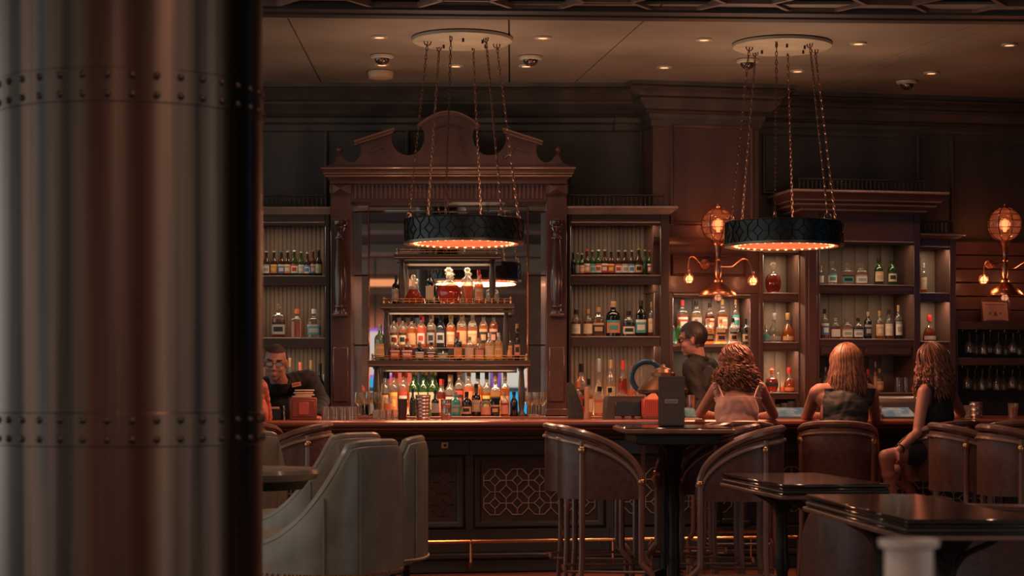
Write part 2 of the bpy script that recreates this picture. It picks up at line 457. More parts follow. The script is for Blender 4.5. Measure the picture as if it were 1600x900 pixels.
def bead(fr,t,u0,u1,d,z0,z1,m,pitch=.034,name='beadboard'):
    mb=MB(); n=max(1,round((u1-u0)/pitch)); p=(u1-u0)/n
    for i in range(n):
        a=u0+i*p; mb.prismz([(a+.002,d+.012),(a+.002,d+.003),(a+.007,d),(a+p-.007,d),(a+p-.002,d+.003),(a+p-.002,d+.012)],z0,z1)
    mb.box(u0,u1,d+.01,d+.018,z0,z1)
    return part(name,mb,m,t,kind='stuff')
def cab(fr,label,px0,px1,o0,o1,dF,dBk,y_top,y_hdr,shelves,y_bot,corny=None,galy=None,backm=beadm,wm=wood,pitch=.034,le=1.25,ret=(1,1),sidepanel=False,th=11,nostrip=(),gal_u=None):
    """px0..px1 outer, o0..o1 opening, heights given as picture rows at the front plane"""
    pc=(px0+px1)/2; Z=lambda y: fr.z(y,pc,dF)
    U=lambda p: fr.u(p,dF)
    t=thing('shelf_cabinet',label,'cabinet',fr,((U(px0)+U(px1))/2,dF,Z(y_bot)))
    zt,zb,zh=Z(y_top),Z(y_bot),Z(y_hdr)
    part('side',MB().box(U(px0),U(o0),dF,dBk,zb,zt,.004),wm,t)
    part('side',MB().box(U(o1),U(px1),dF,dBk,zb,zt,.004),wm,t)
    if sidepanel:
        for a,b in ((px0,o0),):
            part('stile_panel',MB().box(U(a)+.025,U(b)-.025,dF-.012,dF,zb+.1,zh-.05,.01),wm,t)
    part('header',MB().box(U(o0),U(o1),dF,dBk,zh,zt,.004),woodh if wm is wood else woodrh,t)
    part('header_bead',MB().box(U(o0),U(o1),dF-.006,dF+.012,zh-.014,zh,.003),ledge,t)
    bead(fr,t,U(o0),U(o1),dBk-.02,zb,zh,backm,pitch)
    strip(fr,t,U(o0),U(o1),dF+.05,zh-.012,le)
    for i,y in enumerate(shelves):
        z=Z(y); s=part('shelf',MB().box(U(o0),U(o1),dF+.015,dBk-.02,z-(Z(0)-Z(th)),z,.003),woodh if wm is wood else woodrh,t)
        part('shelf_lip',MB().box(U(o0),U(o1),dF+.005,dF+.015,z-.012,z-.002,.002),ledge,s,sub=True)
        if i not in nostrip: strip(fr,t,U(o0),U(o1),dF+.06,z-(Z(0)-Z(th)),le)
    if corny:
        zc1,zc0=Z(corny[0]),Z(corny[1]); h=zc1-zc0; e=h*1.0
        u0,u1=U(px0),U(px1)
        path=[]
        if ret[0]: path.append((u0,dBk))
        path+=[(u0,dF),(u1,dF)]
        if ret[1]: path.append((u1,dBk))
        part('cornice',MB().sweep(path,[(-.01,zc1),(e,zc1),(e,zc1-.14*h),(e*.93,zc1-.2*h),(e*.86,zc1-.4*h),(e*.6,zc1-.55*h),(e*.55,zc1-.62*h),(e*.5,zc1-.68*h),(e*.2,zc1-.85*h),(e*.15,zc0),(-.01,zc0)]),ledge if wm is wood else woodrh,t)
        part('cornice_edge',MB().tube([(a-(0 if i else 0),b) and (a+(e+.002)*(-1 if a==u0 else 1)*(1 if (ret[0] if a==u0 else ret[1]) else 0),(b-e-.002 if b==dF else b),zc1-.012) for i,(a,b) in enumerate(path)],.007,5),ledge,t)
    if corny and h>.12:
        for q,ee in ((.10,1.01),(.46,.74),(.66,.56),(.88,.22)):
            part('cornice_bead',MB().tube([(u0-e*ee,dBk,zc1-q*h),(u0-e*ee,dF-e*ee,zc1-q*h),(u1+e*ee,dF-e*ee,zc1-q*h),(u1+e*ee,dBk,zc1-q*h)],.008,5),ledge,t)
    if galy:
        a,b=gal_u or (px0+2,px1-4); gallery(fr,t,U(a),U(b),dF-.01,Z(galy[1]),Z(galy[0]))
    return t
DL=-.40
cab(L,'tall beadboard shelf cabinet left of the arched mirror unit',352,515,366,508,DL,-.02,334,346,[430,527],651,(324,335),(304,325),th=12)
cab(L,'tall beadboard shelf cabinet right of the arched mirror unit',888,1046,892,1032,DL,-.02,334,346,[429,525],651,(323,335),(304,324),th=12,gal_u=(888,1038))
# niche under the breast
DN=-.30
t=thing('niche_shelf','lit wooden niche shelf below the globe lamp on the breast','shelf',W,(W.u(1110,DN),DN,1.1))
U=lambda p,d=DN: W.u(p,d)
Zn=lambda y: W.z(y,1110,DN)
part('side',MB().box(U(1022),U(1052),DN,-.01,1.105,zN,.004),woodr,t)
part('side',MB().box(U(1172),U(1186),DN,-.01,1.105,zN,.004),woodr,t)
bead(W,t,U(1052),U(1172),-.025,1.105,zN,greyw,.08,'back_boards')
sh=part('shelf',MB().box(U(1040),U(1172),DN+.01,-.03,Zn(546),Zn(537),.003),woodrh,t)
part('glass_lip',MB().box(U(1042),U(1172),DN+.002,DN+.012,Zn(542),Zn(538)),ledge,sh,sub=True)
part('riser_step',MB().box(U(1053),U(1171),-.155,-.03,Zn(537),Zn(537)+.10,.003),wood,t)
part('header_bead',MB().box(U(1052),U(1172),DN-.006,DN+.01,zN-.02,zN-.005,.003),ledge,t)
strip(W,t,U(1052),U(1172),DN+.05,zN-.02,2.6,(1,.7,.5)); strip(W,t,U(1052),U(1172),DN+.05,Zn(546),1.5)
# a light strip at the back edge of the niche shelf shines up through the bottles
def uplight(fr,u0,u1,d,z,e,col=(1,.66,.38),wid=.05):
    lo=lamp('shelf_uplight','AREA',(0,0,0),e,col,size=u1-u0,size_y=wid)
    lo.matrix_world=fr.m@Matrix.Translation(((u0+u1)/2,d,z+.004))@Matrix.Rotation(PI,4,'X')
uplight(W,U(1054),U(1170),-.17,Zn(537)+.0,1.6)
# narrow open shelves
DS=-.34
cab(W,'narrow open shelf bay between the breast and the wide cabinet',1187,1256,1193,1248,DS,-.02,380,392,[457,534,613],652,backm=greyw,wm=woodr,pitch=.12,le=1.1,nostrip=(2,))
cab(W,'narrow shelf bay right of the wide corniced cabinet',1434,1494,1438,1484,DS,-.02,374,384,[457,533,613],652,(365,375),(345,365),backm=greyw,wm=woodr,pitch=.12,le=1.0,ret=(0,1),nostrip=(2,))
# wide corniced cabinet
DW=-.46
tw=cab(W,'wide wooden cabinet with deep bracketed cornice behind the women',1258,1438,1281,1428,DW,-.02,332,376,[444,529,613],652,(300,333),(280,300),backm=greyw,wm=woodr,pitch=.11,le=1.25,sidepanel=True,nostrip=(2,),gal_u=(1248,1446))
Uw=lambda p: W.u(p,DW); Zw=lambda y: W.z(y,1350,DW)
part('drawer_rail',MB().box(Uw(1281),Uw(1428),DW+.03,DW+.1,Zw(556),Zw(541),.003),woodrh,tw)
for a,b in ((1284,1350),(1354,1425)):
    part('drawer_front',MB().box(Uw(a),Uw(b),DW+.015,DW+.03,Zw(554),Zw(543),.004),woodrh,tw)
# planked wall and glass rack at the right end
u0,u1=W.u(1494,-.12),W.u(1720,-.12)
pk=thing('wall_planks','horizontal wooden boards on the wall around the right globe lamp','wall',W,(u0,0,2),kind='structure')
y=378
while y<502:
    part('plank',MB().box(u0,u1,-.06,-.005,W.z(y+20.5,1550,-.06),W.z(y,1550,-.06),.006),woodrh,pk); y+=21.5
gr=thing('glass_rack','dark open rack of two scalloped shelves at the right end','rack',W,(u0,-.3,1.1))
DG=-.32; Ug=lambda p: W.u(p,DG); Zg=lambda y: W.z(y,1550,DG)
part('side',MB().box(Ug(1490),Ug(1497),DG,-.01,1.105,Zg(500),.003),wood,gr)
part('back_panel',MB().box(Ug(1497),Ug(1700),-.03,-.01,1.105,Zg(500)),barw,gr)
for ya,yb in ((503,515),(559,571)):
    s=part('shelf',MB().box(Ug(1497),Ug(1700),DG+.03,-.03,Zg(yb),Zg(ya),.003),woodrh,gr)
    n=11; poly=[]; a,b=Ug(1520),Ug(1700); zt,zb=Zg(ya),Zg(yb)
    for i in range(n*6+1):
        q=i/(n*6); poly.append((a+(b-a)*q, zb+.010*abs(math.sin(q*n*PI))))
    part('scalloped_apron',MB().prism([(a,zt),(b,zt)]+poly[::-1],DG+.015,DG+.03),woodrh,s,sub=True)
    for k in range(9):
        uu=Ug(1508+k*22); part('hanger_rail',MB().box(uu-.006,uu+.006,DG+.05,-.05,zb-.02,zb,.002),brass,s,sub=True)

# ------------------------------------------------------------------ central mirror unit with broken pediment
DU=-.52
Uc=lambda p: L.u(p,DU); Zc=lambda y: L.z(y,700,DU)
ut=thing('mirror_unit','mahogany back-bar unit with scrolled broken pediment and large mirror','back bar',L,(Uc(701),DU,1.1))
def mx(p): return 1402-p
for sx in (0,1):
    f=(lambda p:p) if not sx else mx
    a,b=sorted((Uc(f(516)),Uc(f(548))))
    pl=part('pilaster',MB().box(a,b,DU+.03,-.02,1.105,Zc(286),.005),woodr,ut)
    c=(a+b)/2
    part('pilaster_block',MB().box(a-.006,b+.006,DU+.005,DU+.03,Zc(303),Zc(287),.005),woodr,pl,sub=True)
    # faceted pyramid on the block, lower raised panel
    z0,z1=Zc(302),Zc(288)
    mb=MB().add([(a+.02,DU+.005,z0),(b-.02,DU+.005,z0),(b-.02,DU+.005,z1),(a+.02,DU+.005,z1),(c,DU-.02,(z0+z1)/2)],[(0,1,4),(1,2,4),(2,3,4),(3,0,4),(0,1,2,3)])
    part('diamond_boss',mb,woodr,pl,sub=True,smooth=0)
    part('lower_panel',MB().box(a+.02,b-.02,DU+.012,DU+.03,Zc(628),Zc(542),.02),woodr,pl,sub=True)
    part('base_block',MB().box(a-.008,b+.008,DU+.0,DU+.03,1.105,1.16,.006),woodr,pl,sub=True)
    zb,zt=Zc(491),Zc(346); h=zt-zb
    prof=[(.056,0),(.056,.03),(.042,.035),(.038,.06),(.050,.075),(.050,.09),(.036,.10),(.040,.14),(.047,.22),(.05,.32),(.047,.45),(.038,.64),(.030,.78),(.028,.80),(.044,.81),(.044,.825),(.030,.835),(.028,.88),(.040,.905),(.050,.93),(.044,.945),(.052,.955),(.056,.965),(.056,1)]
    part('turned_column',MB().lathe([(r,z*h) for r,z in prof],18,(c,DU-.02,zb)),mat('polished_column_wood',(.07,.032,.024),.22,var=.3,scale=6,coat=.6),pl,sub=True)
    part('column_cap',MB().box(c-.06,c+.06,DU-.08,DU+.03,zt,zt+.02,.004),woodr,pl,sub=True)
    part('column_base',MB().box(c-.06,c+.06,DU-.08,DU+.03,zb-.02,zb,.004),woodr,pl,sub=True)
# entablature
part('frieze_board',MB().box(Uc(548),Uc(854),DU+.03,-.02,Zc(315),Zc(283),.003),woodrh,ut)
mb=MB(); n=44
for i in range(n):
    a=Uc(552)+(Uc(850)-Uc(552))*i/n; p=(Uc(850)-Uc(552))/n
    mb.lathe([(p*.36,0),(p*.36,Zc(288)-Zc(310))],8,(a+p/2,DU+.03,Zc(310)))
part('frieze_reeding',mb,woodr,ut,kind='stuff')
z1,z0=Zc(262),Zc(287);h=z1-z0
part('entablature_cornice',MB().sweep([(Uc(518),-.05),(Uc(518),DU),(Uc(884),DU),(Uc(884),-.05)],[(-.05,z1),(.075,z1),(.075,z1-.12*h),(.068,z1-.18*h),(.066,z1-.36*h),(.05,z1-.42*h),(.045,z1-.5*h),(.045,z1-.58*h),(.02,z1-.72*h),(.012,z1-.8*h),(.012,z0),(-.05,z0)]),woodrh,ut)
for q,oo in ((.10,.077),(.40,.058),(.56,.048)):
    e=oo; part('cornice_bead',MB().tube([(Uc(518)-e,-.06,z1-q*h),(Uc(518)-e,DU-e,z1-q*h),(Uc(884)+e,DU-e,z1-q*h),(Uc(884)+e,-.06,z1-q*h)],.006,5),mat('gilt_worn_wood',(.30,.17,.10),.35,coat=.3),ut)
# pediment outline (left half, picture rows), mirrored about 701
half=[(508,261),(512,258),(521,255),(526,249),(528,243),(531,243),(535,243),(537,247),(541,251),(546,253.5),(551,253.5),(557,250),(562,244),(564.5,237),(563.5,230),(561,226),
      (613,207),(611.5,214),(612.5,223),(617,232),(623,238),(631,241.5),(640,242.5),(649,240),(656,234),(661,225),(663.5,215),(662.5,206),(659,199),(656,195),(664,189),(674,183),(687,179),(701,177.5)]
out=[(Uc(a),Zc(b)) for a,b in half]+[(Uc(mx(a)),Zc(b)) for a,b in half[-2::-1]]
part('pediment_board',MB().prism(out,DU+.01,DU+.07),woodr,ut)
for f in ((lambda p:p),mx):
    part('raking_cornice',MB().bar((Uc(f(554)),DU-.01,Zc(224.5)),(Uc(f(617)),DU-.01,Zc(204)),.12,.022,(0,0,1)),woodr,ut)
    part('raking_bead',MB().tube([(Uc(f(554)),DU-.07,Zc(222.5)),(Uc(f(617)),DU-.07,Zc(202))],.006,5),MATS['gilt_worn_wood'],ut)
    part('raking_bead',MB().tube([(Uc(f(555)),DU-.06,Zc(227.5)),(Uc(f(615)),DU-.06,Zc(208))],.005,5),MATS['gilt_worn_wood'],ut)
    part('applied_moulding',MB().bar((Uc(f(576)),DU+.005,Zc(238)),(Uc(f(599)),DU+.005,Zc(229.5)),.02,.016),woodr,ut)
    part('applied_moulding',MB().tube([(Uc(f(599)),DU+.008,Zc(231)),(Uc(f(603)),DU+.008,Zc(238)),(Uc(f(608)),DU+.008,Zc(243)),(Uc(f(613)),DU+.008,Zc(246))],.007,5),woodr,ut)
    part('finial',MB().lathe([(.030,0),(.030,.012),(.014,.03),(.010,.045),(.022,.06),(.027,.075),(.022,.09),(.008,.1),(0,.104)],12,(Uc(f(530)),DU+.04,Zc(247))),woodr,ut)
    part('scroll_moulding',MB().tube([(Uc(f(684)),DU+.006,Zc(208)),(Uc(f(682)),DU+.004,Zc(216)),(Uc(f(684)),DU+.004,Zc(226)),(Uc(f(678)),DU+.004,Zc(236)),(Uc(f(675)),DU+.006,Zc(243))],.008,5),woodr,ut)
def arc(px0,px1,ytop,yend,n=16,d=0):
    return [(Uc(px0+(px1-px0)*i/n), d, Zc(yend+(ytop-yend)*(1-((i/n-.5)*2)**2))) for i in range(n+1)]
part('arch_moulding',MB().tube(arc(652,750,177,198,18,DU-.005),.018,6),woodr,ut)
part('arch_bead',MB().tube(arc(654,748,174.5,196,18,DU-.02),.006,5),MATS['gilt_worn_wood'],ut)
part('arch_moulding',MB().tube(arc(680,722,196,202,12,DU+.005),.009,5),woodr,ut)
# mirror: bevelled strips round a large pane
DM=-.14
Um=lambda p: L.u(p,DM); Zm=lambda y: L.z(y,700,DM)
mi=part('mirror_backing',MB().box(Um(546),Um(857),DM+.005,-.02,1.105,Zm(312)),barw,ut)
part('mirror_pane',MB().box(Um(577),Um(824),DM-.006,DM+.004,1.11,Zm(331),.005),mirror,mi,sub=True)
def bevel(x0,x1,y0,y1,tx=0,tz=0):
    a,b=Um(x0),Um(x1);c,d_=Zm(y1),Zm(y0); e=.010
    mb=MB().box(a,b,DM-.004,DM+.004,c,d_,.004)
    mb.v=[(x,y-(x-(a+b)/2)*tx-(z-(c+d_)/2)*tz,z) for x,y,z in mb.v]
    part('mirror_strip',mb,mirror,mi,sub=True,smooth=0)
for (a,b) in ((332,430),(431,539),(540,652)):
    bevel(550,575.5,a,b,tx=.05); bevel(825.5,853,a,b,tx=-.05)
for (a,b) in ((577,640),(641,762),(763,824)):
    bevel(a,b,315.5,322,tz=-.06); bevel(a,b,323,330,tz=.04)
bevel(550,575.5,315.5,330,tz=.04); bevel(825.5,853,315.5,330,tz=.04)
for p in (576,824.8):
    part('mirror_bar',MB().box(Um(p)-.005,Um(p)+.005,DM-.012,DM,1.11,Zm(315),.002),copper,mi,sub=True)
for y in (430.5,539.5):
    for a,b in ((549,576),(825,854)): part('mirror_bar',MB().box(Um(a),Um(b),DM-.010,DM,Zm(y)-.004,Zm(y)+.004,.001),iron,mi,sub=True)

# ------------------------------------------------------------------ tiered bottle stand
DT=-.62
Ut=lambda p: L.u(p,DT); Zt=lambda y: L.z(y,700,DT)
ts=thing('bottle_stand','three-tier dark wood bottle stand with brass gallery rails','shelf',L,(Ut(701),-.45,1.1))
tiers=[(576,829,563,573,-.64,-.20,(588,815)),(594,804,474,483,-.60,-.20,(604,791)),(615,783,397,405,-.52,-.22,(628,769))]
prevz=1.10
for (a,b,yt,yb,d0,d1,posts) in tiers:
    u0,u1=L.u(a,d0),L.u(b,d0); z1,z0=L.z(yt,700,d0),L.z(yb,700,d0)
    s=part('tier_shelf',MB().box(u0,u1,d0,d1,z0,z1,.005),woodh,ts)
    part('shelf_bead',MB().tube([(u0,d0-.003,z0+.012),(u1,d0-.003,z0+.012)],.005,5),MATS['gilt_worn_wood'],s,sub=True)
    mb=MB(); g0,g1=u0+.03,u1-.03; gz=z1
    for zz in (.018,.038): mb.tube([(g0,d1+.02,gz+zz),(g0,d0+.02,gz+zz),(g1,d0+.02,gz+zz),(g1,d1+.02,gz+zz)],.0028,5)
    n=int((g1-g0)/.05)
    for i in range(n+1): mb.tube([(g0+(g1-g0)*i/n,d0+.02,gz),(g0+(g1-g0)*i/n,d0+.02,gz+.038)],.002,4)
    part('gallery_rail',mb,brass,s,sub=True)
    for g in (g0,g1):
        part('rail_finial',MB().lathe([(.012,0),(.012,.02),(.006,.026),(.012,.04),(.008,.052),(0,.055)],10,(g,d0+.02,gz)),brass,s,sub=True)
    for p in posts:
        for dd in (d0+.06,d1-.05):
            uu=L.u(p,d0+.06); h=z0-prevz
            part('post',MB().lathe([(.030,0),(.030,.02),(.018,.04),(.024,.1),(.026,.2),(.023,.7*h),(.017,.93*h),(.026,.97*h),(.026,h)],12,(uu,dd,prevz)),wood,ts)
    prevz=z1
zt1=Zt(563)
part('riser_step',MB().box(Ut(606),Ut(780),-.42,-.22,zt1,zt1+.105,.004),wood,ts)
def tstrip(a,b,y,e,d=-.44):
    strip(L,ts,Ut(a),Ut(b),d,Zt(y)-.002,e,(1,.68,.42),glow=False,wid=.06,front=.10)
tstrip(600,800,484,3.6,-.48); tstrip(596,808,574,4.5,-.52); tstrip(630,768,406,1.8,-.40)
uplight(L,Ut(606),Ut(800),-.30,1.102,2.4,(1,.62,.36)); uplight(L,Ut(606),Ut(800),-.20,zt1+.11,1.5,(1,.66,.40)); uplight(L,Ut(620),Ut(785),-.25,Zt(474)+.004,1.6,(1,.74,.5))
uplight(L,L.u(900,-.1),L.u(1028,-.1),-.10,1.102,2.2,(1,.5,.25))
uplight(W,W.u(1200,-.1),W.u(1245,-.1),-.08,W.z(613,1215,DS)+.003,.8,(1,.55,.3))
# ================================================================== bottles
GL={'A':('amber',(.75,.26,.07)),'B':('brown',(.20,.085,.035)),'G':('green',(.10,.26,.07)),'C':('clear',(.72,.70,.64)),'D':('near-black',(.035,.04,.036)),
    'R':('dark red',(.42,.06,.035)),'T':('teal',(.12,.50,.45)),'P':('orange-pink',(.90,.32,.18)),'Y':('golden',(.80,.50,.16)),'U':('dark blue',(.06,.09,.15)),'K':('cognac',(.50,.13,.05)),'E':('pale green',(.30,.42,.20))}
LB={'w':('white',(.72,.68,.60)),'c':('cream',(.70,.56,.36)),'t':('tan',(.62,.38,.20)),'o':('orange',(.75,.26,.10)),'r':('red',(.55,.06,.04)),'b':('blue',(.07,.22,.50)),
    'k':('black',(.025,.03,.028)),'g':('grey',(.35,.35,.33)),'l':('lime',(.40,.50,.12)),'p':('pink',(.70,.30,.22)),'T':('teal',(.08,.34,.33)),'s':('silver',(.45,.46,.46)),'y':('yellow',(.80,.55,.15))}
CP={'k':('black',(.02,.02,.02)),'r':('red',(.62,.05,.04)),'g':('gold',(.60,.38,.14)),'w':('white',(.70,.66,.58)),'s':('silver',(.55,.54,.52)),'n':('cork',(.45,.25,.13)),'b':('blue',(.05,.14,.30)),'o':('orange',(.75,.22,.10)),'d':('glass',(.6,.55,.48))}
def gmat(k): return glass('glass_'+GL[k][0].replace(' ','_'),GL[k][1],.80 if k in 'C' else .35 if k in 'DU' else .50, tl=GL[k][1])
def pmat(k): return mat('label_'+LB[k][0],LB[k][1],.55,var=.06,scale=60)
def cmat(k): return mat('cap_'+CP[k][0],CP[k][1],.35,.6 if k in 'gs' else 0.) if k!='d' else glass('glass_stopper',(.75,.66,.52),.75)
def profile(sh,R,H):
    if sh=='beer': q=[(.86,0),(1,.02),(1,.50),(.96,.56),(.75,.63),(.48,.70),(.40,.80),(.36,.93),(.42,.935),(.42,.965)]
    elif sh=='wine': q=[(.86,0),(1,.02),(1,.55),(.94,.61),(.66,.68),(.42,.73),(.38,.78),(.36,.94),(.42,.945),(.42,.97)]
    elif sh=='flask': q=[(.85,0),(1,.03),(1,.16),(.95,.28),(.84,.39),(.62,.50),(.38,.58),(.25,.64),(.22,.80),(.30,.815),(.34,.86)]
    elif sh=='round': q=[(.45,0),(.62,.02),(.86,.12),(.98,.24),(1,.32),(.94,.44),(.76,.55),(.46,.62),(.22,.65),(.2,.72),(.27,.73),(.27,.75)]
    elif sh=='tri': q=[(.9,0),(1,.03),(.96,.12),(.80,.28),(.52,.45),(.27,.58),(.17,.66),(.17,.78)]
    elif sh=='vase': q=[(.60,0),(.62,.02),(.72,.2),(.88,.42),(1,.56),(.98,.64),(.70,.72),(.40,.76),(.36,.82)]
    elif sh=='squat': q=[(.88,0),(.92,.03),(1,.50),(.98,.56),(.82,.62),(.40,.68),(.34,.74),(.34,.78)]
    elif sh=='jar': q=[(.9,0),(1,.03),(1,.7),(.9,.82),(.9,.9)]
    elif sh=='tall': q=[(.86,0),(1,.02),(1,.60),(.95,.65),(.70,.70),(.40,.74),(.36,.80),(.34,.94)]
    else: q=[(.86,0),(1,.02),(1,.56),(.97,.62),(.80,.68),(.44,.73),(.38,.77),(.36,.93)]
    return [(r*R,z*H) for r,z in q]
BC={}
def bottle_meshes(sh,R,H,g,liq,lab,acc,cap,fill):
    key=(sh,round(R,3),round(H,2),g,liq,lab,acc,cap,fill)
    if key in BC: return BC[key]
    sq=5. if sh in('square','squat') else 2.
    fy=.62 if sh in('round','tri','flat') else (.8 if sh=='square' else 1.)
    pr=profile(sh,R,H)
    if liq:
        ins=[]
        for i in range(len(pr)-1):
            ins.append(pr[i])
            if pr[i][1]<fill*H<pr[i+1][1]:
                q=(fill*H-pr[i][1])/(pr[i+1][1]-pr[i][1]); ins.append((pr[i][0]+(pr[i+1][0]-pr[i][0])*q,fill*H))
        ins.append(pr[-1]); pr=ins
    ks=[1 if liq and (pr[i][1]+pr[i+1][1])/2<fill*H else 0 for i in range(len(pr)-1)]
    body=MB().lathe([(0,pr[0][1]+.004)]+pr,16 if sq==2 else 20,sq=sq,fy=fy,ks=[ks[0]]+ks).mesh('bottle',[gmat(g)]+([gmat(liq)] if liq else []),50)
    lm=None
    if lab:
        lo,hi={'beer':(.12,.46),'wine':(.14,.5),'flask':(.06,.2),'round':(.24,.40),'tri':(.06,.2),'vase':(.2,.38),'squat':(.1,.4),'jar':(.12,.62),'tall':(.12,.52)}.get(sh,(.10,.46))
        def rad(z):
            for i in range(len(pr)-1):
                if pr[i][1]<=z<=pr[i+1][1] and pr[i+1][1]>pr[i][1]:
                    q=(z-pr[i][1])/(pr[i+1][1]-pr[i][1]); return pr[i][0]+(pr[i+1][0]-pr[i][0])*q
            return pr[-1][0]
        mb=MB(); zs=[lo+(hi-lo)*k for k in (0,.22,.62,.80,1)]; n=9
        a0,a1=-PI/2-1.15,-PI/2+1.15
        vs=[];fs=[];ki=[]
        for z in zs:
            r=rad(z*H)+.0014
            for i in range(n+1):
                a=a0+(a1-a0)*i/n;c,s_=math.cos(a),math.sin(a);q=(abs(c)**sq+abs(s_)**sq)**(-1/sq)
                vs.append((r*q*c,r*q*s_*fy,z*H))
        for j in range(len(zs)-1):
            for i in range(n):
                fs.append((j*(n+1)+i,j*(n+1)+i+1,(j+1)*(n+1)+i+1,(j+1)*(n+1)+i))
                ki.append(1 if acc and ((j==1 and 2<=i<=6) or (j==3)) else 0)
        mb.v=vs;mb.f=fs;mb.mi=ki
        lm=mb.mesh('label',[pmat(lab)]+([pmat(acc)] if acc else []),60)
    cm=None
    if cap:
        zt,rt=pr[-1][1],pr[-1][0]; h=H-zt
        if sh=='round': cp=[(rt*.9,-.002),(rt*.8,.1*h),(rt*1.3,.3*h),(rt*.7,.42*h),(rt*1.55,.62*h),(rt*1.1,.78*h),(rt*.7,.84*h),(rt*.85,.92*h),(0,h)]
        elif sh in('tri','vase','squat'): cp=[(rt*1.15,0),(rt*1.15,.15*h),(rt*.9,.25*h),(rt*1.5,.5*h),(rt*1.6,.7*h),(rt*.9,.95*h),(0,h)]
        elif sh=='beer': cp=[(rt*1.12,-.006),(rt*1.15,0),(rt*1.1,h*.9),(0,h)]
        else:
            dn=.10*H; cp=[(rt*1.14,-dn),(rt*1.16,-dn+.002),(rt*1.14,0),(rt*1.18,.002),(rt*1.18,h*.95),(0,h)]
        cm=MB().lathe(cp,12,(0,0,zt)).mesh('cap',[cmat(cap)],40)
    BC[key]=(body,lm,cm); return BC[key]
ORD=['first','second','third','fourth','fifth','sixth','seventh','eighth','ninth','tenth','eleventh','twelfth','thirteenth','fourteenth','fifteenth','sixteenth']
KIND={'beer':('beer_bottle','beer bottle'),'wine':('wine_bottle','slope-shouldered bottle'),'flask':('liquor_flask','teardrop flask'),'round':('crystal_decanter','round decanter'),'tri':('crystal_decanter','triangular decanter'),
      'vase':('crystal_decanter','vase-shaped decanter'),'squat':('crystal_decanter','squat decanter'),'jar':('glass_jar','jar'),'tall':('liquor_bottle','tall bottle'),'square':('liquor_bottle','square bottle'),'spirit':('liquor_bottle','bottle')}
NB=0
def row(fr,where,group,d,z,items,ybase,fill=.55):
    """items: (px, y top, width px, shape, glass, liquid, label, accent, cap)"""
    global NB
    items=sorted(items)
    for i,(px,yt,wp,sh,g,liq,lab,acc,cap) in enumerate(items):
        u=fr.u(px,d); D=(fr.w(u,d)).y
        H=max(.06,wz(yt,D)-z); R=wp*.5/F*D
        fl=fill
        if g in 'AKPRY' and not liq: liq,g,fl=g,'C',(.60 if sh in('wine','beer') else .50+.2*((i*37)%7)/7)
        body,lm,cm=bottle_meshes(sh,R,H,g,liq,lab,acc,cap,fl)
        nm,word=KIND[sh]
        o=obj(nm,body,loc=fr.w(u,d,z+.001),rot=(0,0,fr.a+random.uniform(-.15,.15)))
        if sh in('square','squat'): o.rotation_euler[2]=fr.a
        gl=GL[liq or g][0]; txt=f"{gl} {word}"
        if lab: txt+=f", {LB[lab][0]} label"
        elif cap: txt+=f", {CP[cap][0]} stopper" if cap!='d' else ""
        pos='only one' if len(items)==1 else (ORD[i]+' from left' if i<len(items)-1 else 'rightmost')
        tag(o,f"{txt}, {pos} {where}",'bottle',group)
        if lm: obj('label',lm,o)
        if cm: obj('cap',cm,o)
        NB+=1
_=None
zl=L.z
z1=zl(430,433,DL);  zz=zl(527,433,DL)
row(L,'on upper shelf of left cabinet','beer bottles in the left cabinet',-.22,z1,[
 (416,392,11,'beer','B',_,'w','g','s'),(428,392,11,'beer','B',_,'o','y','s'),(439.5,392,11,'beer','B',_,'b','w','b'),(449.5,392,11,'beer','B',_,'o','w','s'),
 (460,391,11,'beer','G',_,'w','r','w'),(470.7,393,10,'beer','G',_,'s','w','s'),(480.5,394,10,'beer','B',_,'w','b','s'),(489.5,391,9,'beer','B',_,'b','p','r'),(498,391,11,'beer','D',_,'l','g','k')],430)
row(L,'on middle shelf of left cabinet','flasks in the left cabinet',-.22,zz,[
 (435.5,475,20,'square','C','K','s','k','d'),(464,483,20,'square','C','P',_,_,'o'),(491,483,21,'square','C',_,'T','s','w')],527)
row(L,'behind the leaning bartender','bottles behind the leaning bartender',-.2,1.10,[
 (453,559,11,'tall','A',_,'c',_,'n'),(469,566,13,'spirit','C','A',_,_,'o'),(486,563,13,'tall','C','P','w',_,'g'),(500,568,13,'spirit','D',_,'k','w','k'),(478,596,14,'spirit','C','A',_,_,'n'),(506,585,9,'tall','C','Y','c',_,'s')],650)
z1=zl(429,960,DL); zz=zl(525,960,DL)
row(L,'on upper shelf of right cabinet','beer bottles in the right cabinet',-.22,z1,[
 (895.5,394,8,'beer','D',_,_,_,'k'),(902,395,7,'beer','E',_,'g',_,'s'),(909,396,10,'beer','G',_,'o','c','s'),(917,390,11,'beer','B',_,'o','w','r'),(925.5,391,10,'beer','G',_,'s','T','s'),(935,390,11,'beer','G',_,'w','r','w'),(945,390,11,'beer','B',_,'r','w','s'),
 (955,391,11,'beer','B',_,'r','y','b'),(966.5,391,11,'beer','B',_,'w','r','s'),(977,391,11,'beer','B',_,'w','g','s'),(987.5,391,10,'beer','B',_,'w','b','s'),(998,388,12,'beer','B',_,'t','k','g'),(1008,390,9,'beer','G',_,_,_,'s'),(1015.5,391,9,'beer','G',_,'r','w','r'),(1024,386,12,'beer','C','K','k','t','s')],429)
row(L,'on middle shelf of right cabinet','liquor on the right cabinet middle shelf',-.22,zz,[
 (900,484,15,'spirit','C','K','w','c','k'),(919,483,15,'spirit','C','K','c',_,'g'),(935,480,17,'square','C','A','k','t','n'),(958,471,22,'spirit','D',_,'o','T','n'),(982.5,486,18,'square','C','U','w','k','k'),(1001.5,469,16,'square','D',_,'T','w','k'),(1018.5,472,13,'tall','C','A','t','c','g')],525)
